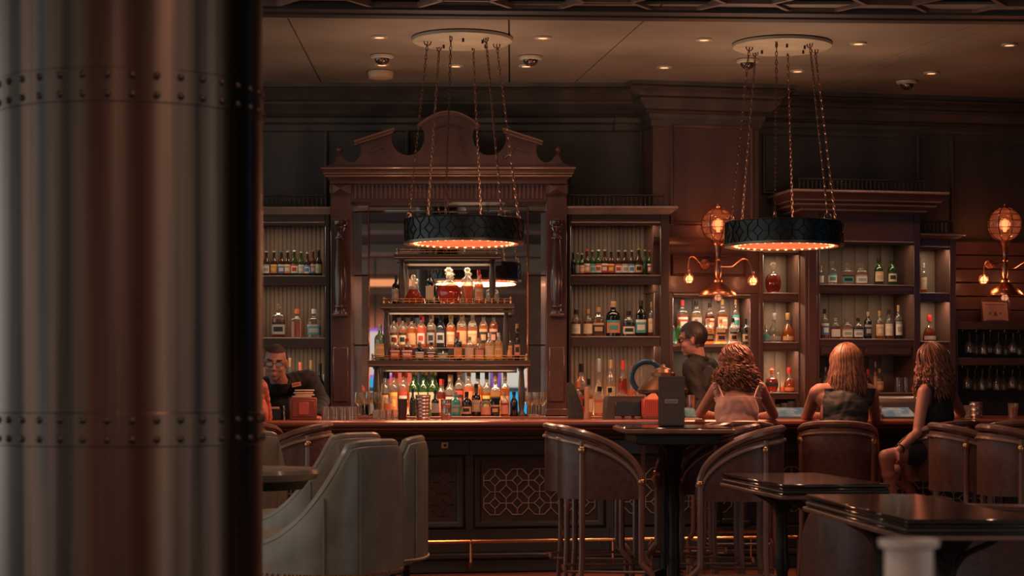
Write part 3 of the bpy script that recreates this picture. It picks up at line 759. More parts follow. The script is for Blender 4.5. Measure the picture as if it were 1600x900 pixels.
row(L,'on counter below right cabinet','bottles on the counter below the right cabinet',-.16,1.10,[
 (908.5,568,19,'spirit','R',_,'r','k','k'),(935.5,560,18,'flask','C',_,_,_,'s'),(954,562,15,'tall','C','Y','c',_,'n'),(973,563,14,'spirit','K',_,'c','r','r'),(988,572,12,'tall','P',_,_,_,'r'),(1018.7,560,14,'spirit','R',_,'w',_,'r'),(1028,582,13,'spirit','G',_,'c',_,'k')],650)
row(L,'in front row below right cabinet','bottles on the counter below the right cabinet',-.34,1.10,[
 (903,596,15,'spirit','C','P',_,_,'o'),(920,592,13,'square','C','A','c',_,'k'),(937,604,17,'square','C','P','t',_,'k'),(953,606,16,'spirit','C','A','k','w','k'),(971,600,16,'spirit','R',_,'p',_,'r'),(992,604,12,'spirit','C','Y',_,_,'n')],650)
# stand, middle tier
zm=L.z(474,700,-.60)
row(L,'on middle tier of bottle stand','decanters on the middle tier of the stand',-.42,zm,[
 (619,430,13,'tall','D',_,'g','t','k'),(646,429,30,'tri','C','R',_,_,'d'),(671.5,421,13,'tall','D',_,'c',_,'k'),(701,417,36,'round','C','R',_,_,'d'),(730,418,19,'vase','C','K',_,_,'d'),(748,422,13,'tall','K',_,'c','o','r'),(769,440,20,'squat','C',_,'g',_,'d')],474,.5)
zb=L.z(563,700,-.62)
row(L,'in back row of lower tier','bottles in the back row of the lower tier',-.31,zb+.105,[
 (615,493,12,'spirit','A',_,'c','k','k'),(629,493,12,'spirit','A',_,'c','k','k'),(643,494,13,'spirit','A',_,'t',_,'k'),(657.5,492,12,'tall','P',_,'w','r','r'),(673,490,12,'tall','C','A','g','k','n'),(688,489,13,'wine','U',_,'s','k','k'),(703.7,490,13,'spirit','A',_,'t','c','g'),
 (721,486,15,'square','C','A','t',_,'n'),(738,486,14,'square','C','A','t','c','d'),(755,487,13,'tall','A',_,'k','t','k'),(771,487,13,'tall','K',_,'k','p','k')],540)
row(L,'in front row of lower tier','bottles in the front row of the lower tier',-.52,zb,[
 (594,507,18,'spirit','E',_,'y','t','s'),(617,529,15,'square','R',_,'r','c','r'),(636,529,16,'square','R',_,'r','w','r'),(655.5,534,13,'square','D',_,'g','w','d'),(674,535,14,'spirit','K',_,'k','w','k'),(692,545,17,'jar','T',_,'T','s','k'),(715.5,519,13,'spirit','D',_,'t','o','r'),
 (733.6,526,14,'tall','Y',_,'c',_,'n'),(749,528,14,'spirit','A',_,'t','p','n'),(765,520,14,'tall','Y',_,'c',_,'w'),(779,520,13,'tall','Y',_,'y','t','w'),(794,519,14,'tall','A',_,'t','y','g'),(808,506,9,'wine','D',_,'p','k','n')],563)
row(L,'in back row under bottle stand','bottles in the back row under the stand',-.36,1.10,[
 (601,579,13,'spirit','K',_,'t',_,'k'),(615,579,13,'tall','A',_,'o','y','r'),(630,578,13,'tall','P',_,'w','r','r'),(646,576,14,'wine','G',_,'c',_,'g'),(661.5,577,14,'wine','G',_,'c',_,'g'),(676,577,14,'wine','G',_,'c',_,'g'),(688.5,592,11,'spirit','R',_,'p',_,'r'),(702.5,585,14,'spirit','R',_,'r','w','n'),
 (717,574,13,'tall','R',_,'k','r','o'),(731.5,576,15,'tall','P',_,'o',_,'n'),(746,580,14,'spirit','A',_,'o',_,'k'),(760,581,13,'spirit','A',_,'k','y','k'),(774,585,16,'square','Y',_,'y','k','n'),(789,582,14,'square','A',_,'p','t','n')],650)
row(L,'in front row under bottle stand','bottles in the front row under the stand',-.58,1.10,[
 (606,618,14,'jar','P',_,'o',_,_),(645,608,10,'wine','D',_,'k',_,'k'),(680,610,12,'wine','D',_,'g',_,'k'),(711.6,612,17,'spirit','T',_,'T','g','s'),(729,612,16,'spirit','D',_,'t','k','k'),(744,600,14,'wine','D',_,'g','t','k'),(759,627,16,'jar','C','K','p',_,'s'),(774,622,14,'jar','D',_,'k','t','k'),(788.5,613,13,'spirit','K',_,'p',_,'n'),(803,612,12,'wine','D',_,_,_,'k')],650)
# niche on the breast
zf=W.z(537,1110,DN)
row(W,'in back row of lamp niche','bottles in the back row of the niche',-.10,zf+.10,[
 (1066,469,16,'square','C','P','r','w','r'),(1088,470,16,'square','C','Y','g',_,'k'),(1109,473,14,'spirit','C','R','r','c','k'),(1128.5,468,15,'square','C','A','w','t','g'),(1149.5,468,12,'tall','C',_,'w','T','g')],517)
row(W,'in front row of lamp niche','bottles in the front row of the niche',-.20,zf,[
 (1048,496,14,'spirit','C','T','T',_,'s'),(1061.5,500,11,'spirit','G',_,_,_,'g'),(1088,499,14,'spirit','C','A','t',_,'n'),(1106,498,17,'square','C','A','k','t','n'),(1126,499,14,'square','C','Y','p','k','o'),(1145,497,13,'spirit','C',_,'t','k','k'),(1166,498,16,'spirit','D',_,'t','k','k')],537)
Zs=lambda y: W.z(y,1221,DS)
row(W,'on narrow bay top shelf','decanter on the narrow bay top shelf',-.2,Zs(457),[(1208,408,26,'round','C','R',_,_,'d')],457)
row(W,'on narrow bay middle shelf','bottles on the narrow bay middle shelf',-.2,Zs(534),[(1197,509,10,'spirit','C',_,'T',_,'s'),(1209.5,489,20,'flask','C',_,'g',_,'s'),(1231,489,20,'flask','A',_,'t',_,'g')],534)
row(W,'on narrow bay lowest shelf','bottles on the narrow bay lowest shelf',-.2,Zs(613),[(1195,569,7,'tall','C',_,_,_,'d'),(1206,575,21,'round','R',_,'k',_,'o'),(1216,570,8,'tall','C',_,_,_,'d'),(1222,600,9,'jar','P',_,_,_,_),(1233,574,18,'flask','K',_,'o',_,'r')],613)
Zw2=lambda y: W.z(y,1350,DW)
row(W,'on top shelf of wide cabinet','bottles on the wide cabinet top shelf',-.28,Zw2(444),[(1283,415,8,'spirit','C',_,'w',_,'s'),(1300,408,15,'spirit','C',_,'w','T','d'),(1323.6,412,18,'square','C','P','T','k','d'),(1345,412,18,'square','C','P','w','g','d'),(1373,403,14,'wine','G',_,'c','t','k'),(1394,403,14,'wine','G',_,'c','k','k')],444)
row(W,'on middle shelf of wide cabinet','bottles on the wide cabinet middle shelf',-.28,Zw2(529),[(1288.5,483,13,'tall','C','K','b','w','k'),(1305,497,14,'square','C','K','w',_,'s'),(1323,496,16,'square','C','P','w','g','d'),(1340.5,497,14,'square','C','U','w','g','k'),(1356,487,12,'tall','D',_,'k','g','n'),(1374,486,13,'tall','A',_,'t','c','g'),(1388.5,484,13,'tall','C','K','w','c','k'),(1403.6,477,12,'tall','C','U','w','g','g')],529)
row(W,'on lowest shelf of wide cabinet','bottles on the wide cabinet lowest shelf',-.3,Zw2(613),[(1278,571,8,'tall','D',_,'w',_,'k'),(1290,574,9,'spirit','C',_,'w','g','s'),(1356.5,577,15,'flask','R',_,'o',_,'r'),(1374.5,576,13,'spirit','A',_,'o','c','n'),(1368,565,7,'tall','P',_,'t',_,'n')],613)
Zr=lambda y: W.z(y,1463,DS)
row(W,'on top shelf of rightmost bay','bottle on the rightmost bay top shelf',-.2,Zr(457),[(1443,411,10,'tall','C','A','c','w','s')],457)
row(W,'on middle shelf of rightmost bay','bottle on the rightmost bay middle shelf',-.2,Zr(533),[(1452,492,20,'flask','K',_,'w',_,'r')],533)
# ================================================================== front bar
ba,bb=-1.75,5.9
bar=thing('bar_counter','long dark panelled bar with polished red-brown top and brass foot rail','bar',B,(1,0,0))
part('bar_top',MB().box(ba,bb,-.22,.66,1.045,1.09,.012),bartop,bar)
part('top_nosing',MB().tube([(ba,-.222,1.068),(bb,-.222,1.068)],.022,8),bartop,bar)
part('under_moulding',MB().sweep([(ba,0),(bb,0)],[(0,1.045),(.19,1.045),(.185,1.025),(.10,1.015),(.08,.985),(.03,.97),(.02,.95),(0,.945)]),barw,bar)
part('edge_bead',MB().tube([(ba,-.188,1.03),(bb,-.188,1.03)],.009,6),bartop,bar)
part('carcass',MB().box(ba,bb,.02,.60,.10,1.045),barw,bar)
part('plinth',MB().box(ba,bb,-.03,.58,0,.10,.01),barw,bar)
part('plinth_step',MB().box(ba,bb,-.07,.02,.10,.145,.012),barw,bar)
zt,zb=.80,.345
edges_=[]; e=B.u(733,0)
k=-2
us=[e+1.03*i for i in range(-1,6)]
us=[u for u in us if ba<u<bb]
allu=[ba]+us+[bb]
gold=mat('brass_grille',(.50,.38,.26),.45,.5,var=.3,scale=20)
darkgold=mat('dark_grille',(.12,.085,.06),.45,.6,var=.3,scale=20)  # darker metal for one panel's grille
def lattice_segs(nx,ny):
    a=.5;b=a*(math.sqrt(2)-1);q=.24;S_=set()
    def ad(p,r):
        p=(round(p[0],4),round(p[1],4));r=(round(r[0],4),round(r[1],4)); S_.add((min(p,r),max(p,r)))
    for i in range(nx):
        for j in range(ny):
            cx,cy=i+.5,j+.5
            for sx in(-1,1):
                for sy in(-1,1): ad((cx+sx*b,cy+sy*a),(cx+sx*a,cy+sy*b)); ad((cx+sx*q,cy),(cx,cy+sy*q))
                ad((cx+sx*a,cy-b),(cx+sx*a,cy+b)); ad((cx-b,cy+sx*a),(cx+b,cy+sx*a))
                ad((cx+sx*q,cy),(cx+sx*a,cy)); ad((cx,cy+sx*q),(cx,cy+sx*a))
    return sorted(S_)
for i in range(len(allu)-1):
    a,b=allu[i],allu[i+1]
    if b-a<.15: continue
    part('top_rail',MB().box(a,b,-.012,.02,.84,.945,.004),barw,bar)
    part('stile',MB().box(b-.03,b+.03,-.014,.02,.30,.84,.004),barw,bar)
    part('bottom_rail',MB().box(a,b,-.012,.02,.145,.31,.004),barw,bar)
    A,Bq=a+.03,b-.03
    mb=MB().sweep([(A,.31),(Bq,.31),(Bq,.84),(A,.84)],[(0,0),(0,.012),(-.02,.03),(-.045,.02),(-.06,.0)],closed=True)
    mb.v=[(x,.02-z,y) for x,y,z in mb.v]
    part('panel_moulding',mb,barw,bar)
    pan=part('grille_panel',MB().box(A+.06,Bq-.06,.012,.022,.36,.79),mat('grille_back',(.040,.030,.026),.6,var=.2,scale=10),bar)
    cell=.163; w_=Bq-A-.14; nx=max(1,int(w_/cell)); ny=2; half=(w_-nx*cell)
    ox=(A+Bq)/2-nx*cell/2; oz=.575-cell
    mb=MB()
    for p,q in lattice_segs(nx,ny):
        mb.bar((ox+p[0]*cell,.008,oz+p[1]*cell),(ox+q[0]*cell,.008,oz+q[1]*cell),.006,.008,(0,1,0))
    part('lattice_grille',mb,gold if i!=1 else darkgold,pan,sub=True)
# little square medallion on the left rail
md=part('medallion',MB().box(B.u(689,-.02),B.u(701,-.02),-.022,-.012,.885,.935,.004),brass,bar,label='small square brass boss with concentric frames')
part('boss',MB().lathe([(.010,0),(.010,.004),(0,.008)],10,mat=Matrix.Translation((B.u(695,-.02),-.022,.91))@Matrix.Rotation(PI/2,4,'X')),iron,md,sub=True)
fr_=part('foot_rail',MB().tube([(ba,-.17,.235),(bb,-.17,.235)],.013,8),mat('polished_brass',(.75,.38,.17),.22,1.),bar)
u=ba+.25
u=B.u(733,-.1)-1.03
while u<bb:
    part('rail_bracket',MB().tube([(u,-.17,.235),(u,-.17,.09),(u,-.12,.05),(u,-.03,.05)],.010,6).ring((u,-.17,.235),.016,.006,10,5,Matrix.Rotation(PI/2,4,'Y')),MATS['polished_brass'],fr_,sub=True); u+=1.03

# ================================================================== pendant lamps
glowm=bpy.data.materials.new('lamp_diffuser'); glowm.use_nodes=True
nt=glowm.node_tree; nt.nodes.clear()
tc=nt.nodes.new('ShaderNodeTexCoord'); vo=nt.nodes.new('ShaderNodeTexVoronoi'); vo.inputs['Scale'].default_value=11
cr=nt.nodes.new('ShaderNodeValToRGB'); cr.color_ramp.elements[0].color=(1.0,.20,.075,1); cr.color_ramp.elements[1].color=(.78,.11,.04,1); cr.color_ramp.elements[1].position=.55
em=nt.nodes.new('ShaderNodeEmission'); em.inputs[1].default_value=1.25; ou=nt.nodes.new('ShaderNodeOutputMaterial')
nt.links.new(tc.outputs['Object'],vo.inputs['Vector']); nt.links.new(vo.outputs['Distance'],cr.inputs[0]); nt.links.new(cr.outputs[0],em.inputs[0]); nt.links.new(em.outputs[0],ou.inputs[0])
bulbm=emit('warm_bulb',(1.0,.42,.16),2.6)
LH=2.325                                   # underside height
def pendant(label,px,D,rim_tint):
    t=thing('pendant_lamp',label,'lamp',ID,(wx(px,D),D,LH),group='drum pendants over the bar')
    OFF[t.name]=Vector((0,0,0)); R=.415; H=.165; top=CEIL-LH
    part('ceiling_plate',MB().lathe([(.335,0),(.35,.008),(.352,.02),(.352,.028)],48,(-.012,0,top-.03)),platem,t)
    for a in (.5,2.6,4.7,5.6):
        part('plate_screw',MB().lathe([(.008,0),(.008,.03)],8,(.17*math.cos(a),.17*math.sin(a),top-.055)),iron,t)
    part('drum_band',MB().lathe([(R,0),(R,H),(R-.012,H),(R-.012,0),(R,0)],64),drumm,t)
    mb=MB(); n=16; cell=2*PI/n; sc=H*.98
    for p,q in lattice_segs(n,1):
        pts=[]
        for k in range(3):
            x=p[0]+(q[0]-p[0])*k/2;z=p[1]+(q[1]-p[1])*k/2; an=x*cell
            pts.append(((R+.003)*math.cos(an),(R+.003)*math.sin(an),.002+z*sc))
        mb.tube(pts,.0035,4)
    part('lattice',mb,iron,t)
    part('upper_rim',MB().ring((0,0,H),R,.006,64,6),drumm,t)
    part('lower_rim',MB().lathe([(R+.008,-.004),(R+.008,.012),(R-.032,.012),(R-.032,-.004),(R+.008,-.004)],64),mat('rim_metal',(.24,.19,.14),.35,.9),t)
    part('diffuser',MB().lathe([(0,.006),(R-.03,.006),(R-.03,.010),(0,.010)],64),glowm,t)
    mb=MB(); 
    for k in range(36):
        a=2*PI*k/36; mb.ball(((R-.07)*math.cos(a),(R-.07)*math.sin(a),.006),.011,6,5)
    part('bulb_ring',mb,bulbm,t)
    for k in range(6):
        a=math.radians(13+60*k); p0=Vector((.247*math.cos(a)-.012,.247*math.sin(a),top-.035)); p1=Vector(((R-.022)*math.cos(a),(R-.022)*math.sin(a),H+.02))
        mb=MB(); n=int((p0-p1).length/.030); dr=(p1-p0).normalized()
        q=dr.to_track_quat('Z','Y').to_matrix().to_4x4()
        for i in range(n):
            c=p0+(p1-p0)*(i+.5)/n
            rot=q@Matrix.Rotation(PI/2*(i%2),4,'Z')@Matrix.Rotation(PI/2,4,'X')
            mb.ring(c,.0095,.0034,8,4,rot,.8,2.0)
        part('chain',mb,chainm,t)
        part('chain_ring',MB().ring(p0-Vector((0,0,.0)),.024,.0045,14,5,Matrix.Rotation(a,4,'Z')@Matrix.Rotation(PI/2,4,'X')),chainm,t)
        part('chain_ring',MB().ring(p1-Vector((0,0,.0)),.024,.0045,14,5,Matrix.Rotation(a+.6,4,'Z')@Matrix.Rotation(PI/2,4,'X')),chainm,t)
    lo=lamp('pendant_light','AREA',(t.location.x,t.location.y,LH-.025),24,(1,.40,.21),size=.74)
    lo=lamp('pendant_uplight','AREA',(t.location.x,t.location.y,LH+.10),10,(1,.66,.45),(PI,0,0),size=.7)
    return t
pendant('round drum pendant on six chains in front of the arched mirror unit',725,13.9,0)
pendant('round drum pendant on six chains beside the globe lamp',1225,14.12,1)

# ================================================================== globe sconces
def sconce(fr,px,d,label,arms,pxc=None):
    """copper globe lamp with bell shade and gooseneck arms; px of the stem"""
    u0=fr.u(px,d); D=fr.w(u0,d).y; Z=lambda y: wz(y,D); s=D/F
    t=thing('globe_wall_lamp',label,'lamp',fr,(u0,d,Z(410)),group='caged globe wall lamps')
    X=lambda p: u0+(p-px)*s
    zc=Z(351); R=27*s
    gl_=part('globe_glass',MB().ball((u0,d,zc),R*.93,20,14),glass('globe_glass',(.80,.46,.34),.86),t)
    mb=MB()
    for k in range(4):
        a=PI*k/4; mb.ring((u0,d,zc),R,.0035,28,4,Matrix.Rotation(a,4,'Z')@Matrix.Rotation(PI/2,4,'X'))
    for q in (-.55,-.2,.2,.55,.82): mb.ring((u0,d,zc+R*q),R*math.sqrt(1-q*q),.003,24,4)
    part('cage',mb,chainm,t)
    part('cage_cap',MB().lathe([(.035,0),(.03,.012),(.012,.02),(.012,.035),(0,.04)],14,(u0,d,zc+R*.95)),copper,t)
    bl=part('bulb',MB().lathe([(.012,0),(.016,.02),(.026,.06),(.024,.085),(.012,.105),(0,.11)],12,(u0,d,zc-.06)),emit('filament_bulb',(1.0,.30,.11),2.6),t)
    part('stem',MB().lathe([(.055,Z(377)),(.05,Z(381)),(.034,Z(384)),(.030,Z(392)),(.024,Z(396)),(.022,Z(405)),(.028,Z(407)),(.02,Z(409)),(.028,Z(424)),(.026,Z(430)),(.018,Z(435)),(.035,Z(438)),(.035,Z(441))][::-1],16,(u0,d,0)),copper,t)
    sh=[(.035,Z(441)),(.05,Z(444)),(.085,Z(449)),(.125,Z(454)),(.152,Z(460)),(.155,Z(462)),(.148,Z(462)),(.12,Z(456)),(.05,Z(447)),(.03,Z(445))]
    part('bell_shade',MB().lathe([(a,b) for a,b in sh],24,(u0,d,0)),copper,t)
    part('bulb',MB().ball((u0,d,Z(465)),(.030,.030,.026),12,8),mat('frosted_lens',(.8,.5,.35),.2,emis=(1,.4,.2),es=.5),t)
    mb=MB()
    for k in range(3): mb.ring((u0,d,Z(466)),.036,.0025,16,4,Matrix.Rotation(PI*k/3,4,'Z')@Matrix.Rotation(PI/2,4,'X'))
    mb.ring((u0,d,Z(464)),.036,.0025,16,4)
    part('lower_cage',mb,copper,t)
    # wall bracket
    dw=d+.16
    part('wall_plate',MB().lathe([(.045,0),(.04,.015),(.02,.022),(0,.024)],16,mat=Matrix.Translation((X(px-13),dw,Z(411)))@Matrix.Rotation(PI/2,4,'X')),copper,t)
    part('bracket_arm',MB().tube([(X(px-13),dw,Z(411)),(u0,d+.02,Z(411)),(u0,d,Z(411))],.010,6),copper,t)
    for (pts,bx,by) in arms:
        # smooth gooseneck through the given points
        P=[Vector((X(a),d+.06,Z(b))) for a,b in pts]; path=[]
        for i in range(len(P)-1):
            p0,p1,p2,p3=P[max(0,i-1)],P[i],P[i+1],P[min(len(P)-1,i+2)]
            for k in range(6):
                q=k/6; path.append(.5*((2*p1)+(-p0+p2)*q+(2*p0-5*p1+4*p2-p3)*q*q+(-p0+3*p1-3*p2+p3)*q**3))
        path.append(P[-1])
        part('gooseneck_arm',MB().tube(path,.0065,6),copper,t)
        ax,az=X(bx),Z(by)
        part('bulb_socket',MB().lathe([(.013,0),(.016,.02),(.010,.045),(.006,.05)],10,(ax,d+.06,az+.022)),copper,t)
        part('cage_bulb',MB().lathe([(0,-.036),(.018,-.034),(.030,-.012),(.030,.0),(.02,.018),(.010,.026)],12,(ax,d+.06,az)),MATS['filament_bulb'],t)
        mb=MB()
        for k in range(3): mb.ring((ax,d+.06,az-.004),.043,.0022,16,4,Matrix.Rotation(PI*k/3,4,'Z')@Matrix.Rotation(PI/2,4,'X'))
        mb.ring((ax,d+.06,az-.02),.040,.0022,16,4)
        part('bulb_cage',mb,chainm,t)
        lo=lamp('bulb_light','POINT',(0,0,0),1.6,ORANGE,size=.05); lo.location=fr.w(ax,d+.02,az)
    lo=lamp('bulb_light','POINT',(0,0,0),1.3,ORANGE,size=.05); lo.location=fr.w(u0,d-.0,zc)
    return t
sconce(W,1122,-.52,'copper caged globe lamp on the breast, left of the two',[([(1106,412),(1098,412),(1090,404),(1083,401),(1078,406),(1077,424)],1078.5,435),([(1128,416),(1146,416),(1156,409),(1166,403),(1174,405),(1179,414),(1182,427)],1183,437)])
sconce(W,1570,-.38,'copper caged globe lamp above the glass rack, right of the two',[([(1560,417),(1552,414),(1546,407),(1541,412),(1540,424)],1540,436),([(1576,417),(1590,418),(1604,410),(1614,406),(1622,414),(1624,427)],1625,437)])

# ================================================================== ceiling fittings
def downlight(px,py,label):
    x,y=unproj(px,py,CEIL)
    t=thing('downlight',label,'light',ID,(x,y,CEIL-.002),group='recessed ceiling downlights'); OFF[t.name]=Vector()
    part('trim_ring',MB().lathe([(.060,.005),(.058,-.004),(.036,-.006),(.034,.004)],20),platem,t)
    part('lamp_lens',MB().lathe([(0,-.001),(.034,-.001),(.034,.003),(0,.003)],16),emit('downlight_lens',(1,.34,.16),2.2),t)
    lamp('down_spot','SPOT',(x,y,CEIL-.03),11,(1,.46,.28),size=.04,spot=2.2,blend=.8)
for px,py,la in [(593,58,'small glowing ceiling downlight above the left dome camera'),(848,59,'small glowing ceiling downlight just right of the left pendant plate'),(1100,62,'small glowing ceiling downlight left of the right pendant plate'),
                 (1341,68,'small glowing ceiling downlight right of the right pendant plate'),(1577,70,'small glowing ceiling downlight at the far right'),(1038,105,'small glowing ceiling downlight near the cornice corner'),
                 (1246,111,'small glowing ceiling downlight behind the right pendant plate'),(1455,114,'small glowing ceiling downlight by the rightmost dome camera'),(712,103,'small dim ceiling downlight behind the left pendant plate'),
                 (597,101,'small glowing ceiling downlight behind the left dome camera'),(822,103,'small glowing ceiling downlight behind the second dome camera')]:
    downlight(px,py,la)
def domecam(px,py,label):
    x,y=unproj(px,py-5,CEIL)
    t=thing('dome_camera',label,'camera',ID,(x,y,CEIL-.004),group='ceiling dome cameras'); OFF[t.name]=Vector()
    part('base_ring',MB().lathe([(.085,.004),(.082,-.012),(.060,-.020),(.056,-.016)],24),platem,t)
    part('dome',MB().ball((0,0,-.016),(.056,.056,.050),16,10),mat('smoked_dome',(.03,.022,.02),.06,0,coat=1.),t)
    part('lens',MB().lathe([(.018,0),(.018,.015),(.008,.02)],10,(.0,-.04,-.045)),brass,t)
for px,py,la in [(597,92,'white ringed dark dome camera above the left cabinet'),(829,94,'white ringed dark dome camera right of the left pendant'),(1168,99,'white ringed dome camera behind the right pendant plate'),(1417,132,'black dome camera at the right above the wide cabinet')]:
    domecam(px,py,la)
x,y=unproj(595,112,CEIL)
t=thing('smoke_detector','round pale smoke detector on the ceiling under the left dome camera','detector',ID,(x,y,CEIL)); OFF[t.name]=Vector()
part('body',MB().lathe([(.098,0),(.100,-.02),(.092,-.05),(.06,-.058),(0,-.06)],28),mat('beige_plastic',(.50,.34,.22),.5),t)
part('base',MB().lathe([(.075,.004),(.08,0),(.08,-.004)],24),platem,t)

# ================================================================== riveted column
cR=.335; cD=5.05; cxx=wx(203,cD)
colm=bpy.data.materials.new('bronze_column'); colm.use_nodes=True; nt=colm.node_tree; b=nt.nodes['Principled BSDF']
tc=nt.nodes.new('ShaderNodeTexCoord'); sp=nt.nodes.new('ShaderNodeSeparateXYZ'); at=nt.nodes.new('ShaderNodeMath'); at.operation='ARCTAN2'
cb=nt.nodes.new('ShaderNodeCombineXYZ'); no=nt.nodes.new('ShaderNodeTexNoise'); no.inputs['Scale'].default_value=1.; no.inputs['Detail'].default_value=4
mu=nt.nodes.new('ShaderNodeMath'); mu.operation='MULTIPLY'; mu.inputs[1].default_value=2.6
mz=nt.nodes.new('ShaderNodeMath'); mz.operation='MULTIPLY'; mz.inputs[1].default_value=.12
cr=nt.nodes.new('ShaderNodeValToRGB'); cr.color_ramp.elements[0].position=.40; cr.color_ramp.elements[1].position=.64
cr.color_ramp.elements[0].color=(.034,.023,.019,1); cr.color_ramp.elements[1].color=(.235,.140,.102,1)  # dark and bright streaks paint the shaft's vertical reflections into its colour
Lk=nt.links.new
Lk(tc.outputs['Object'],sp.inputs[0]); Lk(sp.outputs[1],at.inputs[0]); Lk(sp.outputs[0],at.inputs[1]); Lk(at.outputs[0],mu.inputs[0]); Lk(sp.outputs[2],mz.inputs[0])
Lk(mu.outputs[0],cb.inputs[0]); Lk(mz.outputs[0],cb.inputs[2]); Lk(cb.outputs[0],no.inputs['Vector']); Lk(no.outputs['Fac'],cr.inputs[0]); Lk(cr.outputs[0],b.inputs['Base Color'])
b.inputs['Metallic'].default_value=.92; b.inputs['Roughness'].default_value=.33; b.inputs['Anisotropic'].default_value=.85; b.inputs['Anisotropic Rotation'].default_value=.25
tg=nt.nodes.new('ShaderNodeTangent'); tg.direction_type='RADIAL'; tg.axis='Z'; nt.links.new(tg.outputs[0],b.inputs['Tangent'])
t=thing('riveted_column','large round bronze column with bands of rivets at the left','column',ID,(cxx,cD,0)); OFF[t.name]=Vector()
part('shaft',MB().lathe([(cR,0),(cR,CEIL+.03)],96),colm,t).rotation_euler=(0,0,-.25)  # turned to bring the painted bright streak to the middle
rm=MB().lathe([(.0095,0),(.009,.004),(.006,.008),(0,.0095)],10,mat=Matrix.Rotation(PI/2,4,'Y')).mesh('rivet',[mat('rivet_bronze',(.075,.052,.042),.45,.8)],60)
Dn=cD-cR
for y in (116,146,657,687):
    z=wz(y,Dn)
    for k in range(36):
        a=-PI/2+.03+2*PI*k/36
        obj('rivet',rm,t,(cR*math.cos(a),cR*math.sin(a),z),(0,0,a))
for ya,yb in ((104,158),(645,699)):
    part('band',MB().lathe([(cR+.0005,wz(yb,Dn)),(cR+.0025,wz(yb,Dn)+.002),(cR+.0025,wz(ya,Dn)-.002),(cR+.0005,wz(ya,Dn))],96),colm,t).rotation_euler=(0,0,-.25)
# ================================================================== bar stools
def smooth_path(P,n=6):
    P=[Vector(p) for p in P]; out=[]
    for i in range(len(P)-1):
        p0,p1,p2,p3=P[max(0,i-1)],P[i],P[i+1],P[min(len(P)-1,i+2)]
        for k in range(n):
            q=k/n; out.append(.5*((2*p1)+(-p0+p2)*q+(2*p0-5*p1+4*p2-p3)*q*q+(-p0+3*p1-3*p2+p3)*q**3))
    out.append(P[-1]); return out
def upath(hw,yb,yf,n=28,ex=2.4):
    """U-shaped plan from one arm front round the back to the other; returns (x,y,s) with s=0 at the back and +-1 at the arm fronts"""
    pts=[]
    m=10
    for i in range(m): pts.append((hw,yf+(0-yf)*i/m))
    for i in range(n+1):
        a=PI*i/n; c,s_=math.cos(a),math.sin(a)
        pts.append((hw*math.copysign(abs(c)**(2/ex),c),-abs(yb)*abs(s_)**(2/ex)))
    for i in range(1,m+1): pts.append((-hw,0+(yf-0)*i/m))
    ln=[0]
    for i in range(1,len(pts)): ln.append(ln[-1]+math.dist(pts[i],pts[i-1]))
    T=ln[-1]; return [(p[0],p[1],2*l/T-1) for p,l in zip(pts,ln)]
def offs(U,o):
    out=[]
    for i,(x,y,s) in enumerate(U):
        a=U[max(0,i-1)];b=U[min(len(U)-1,i+1)]; t=Vector((b[0]-a[0],b[1]-a[1])).normalized(); n=Vector((-t.y,t.x))  # inward/outward
        out.append((x-n.x*o if False else x+n.x*-o, y+n.y*-o, s))
    return out
def shell(U,h,zb,t0,t1,top_round=.5):
    """wall of thickness t0..t1 (outward) along U, bottom zb, top h(s)"""
    I=offs(U,t0);O=offs(U,t1);n=len(U);mb=MB();vs=[]
    for (xi,yi,s),(xo,yo,_) in zip(I,O):
        H=h(s);Z=zb(s) if callable(zb) else zb; r=abs(t1-t0)*top_round
        mx_,my_=(xi+xo)/2,(yi+yo)/2
        vs+=[(xi,yi,Z),(xi,yi,Z+(H-r-Z)*.5),(xi,yi,H-r),((xi*3+mx_)/4,(yi*3+my_)/4,H-.3*r),(mx_,my_,H),((xo*3+mx_)/4,(yo*3+my_)/4,H-.3*r),(xo,yo,H-r),(xo,yo,Z+(H-r-Z)*.5),(xo,yo,Z)]
    m=9;fs=[]
    for i in range(n-1):
        for k in range(m): fs.append((i*m+k,i*m+(k+1)%m,(i+1)*m+(k+1)%m,(i+1)*m+k))
    fs+=[tuple(range(m)),tuple(range((n-1)*m,n*m))]
    return mb.add(vs,fs)
sig=Vector((0,0,0))
SU=upath(.255,.255,.20)
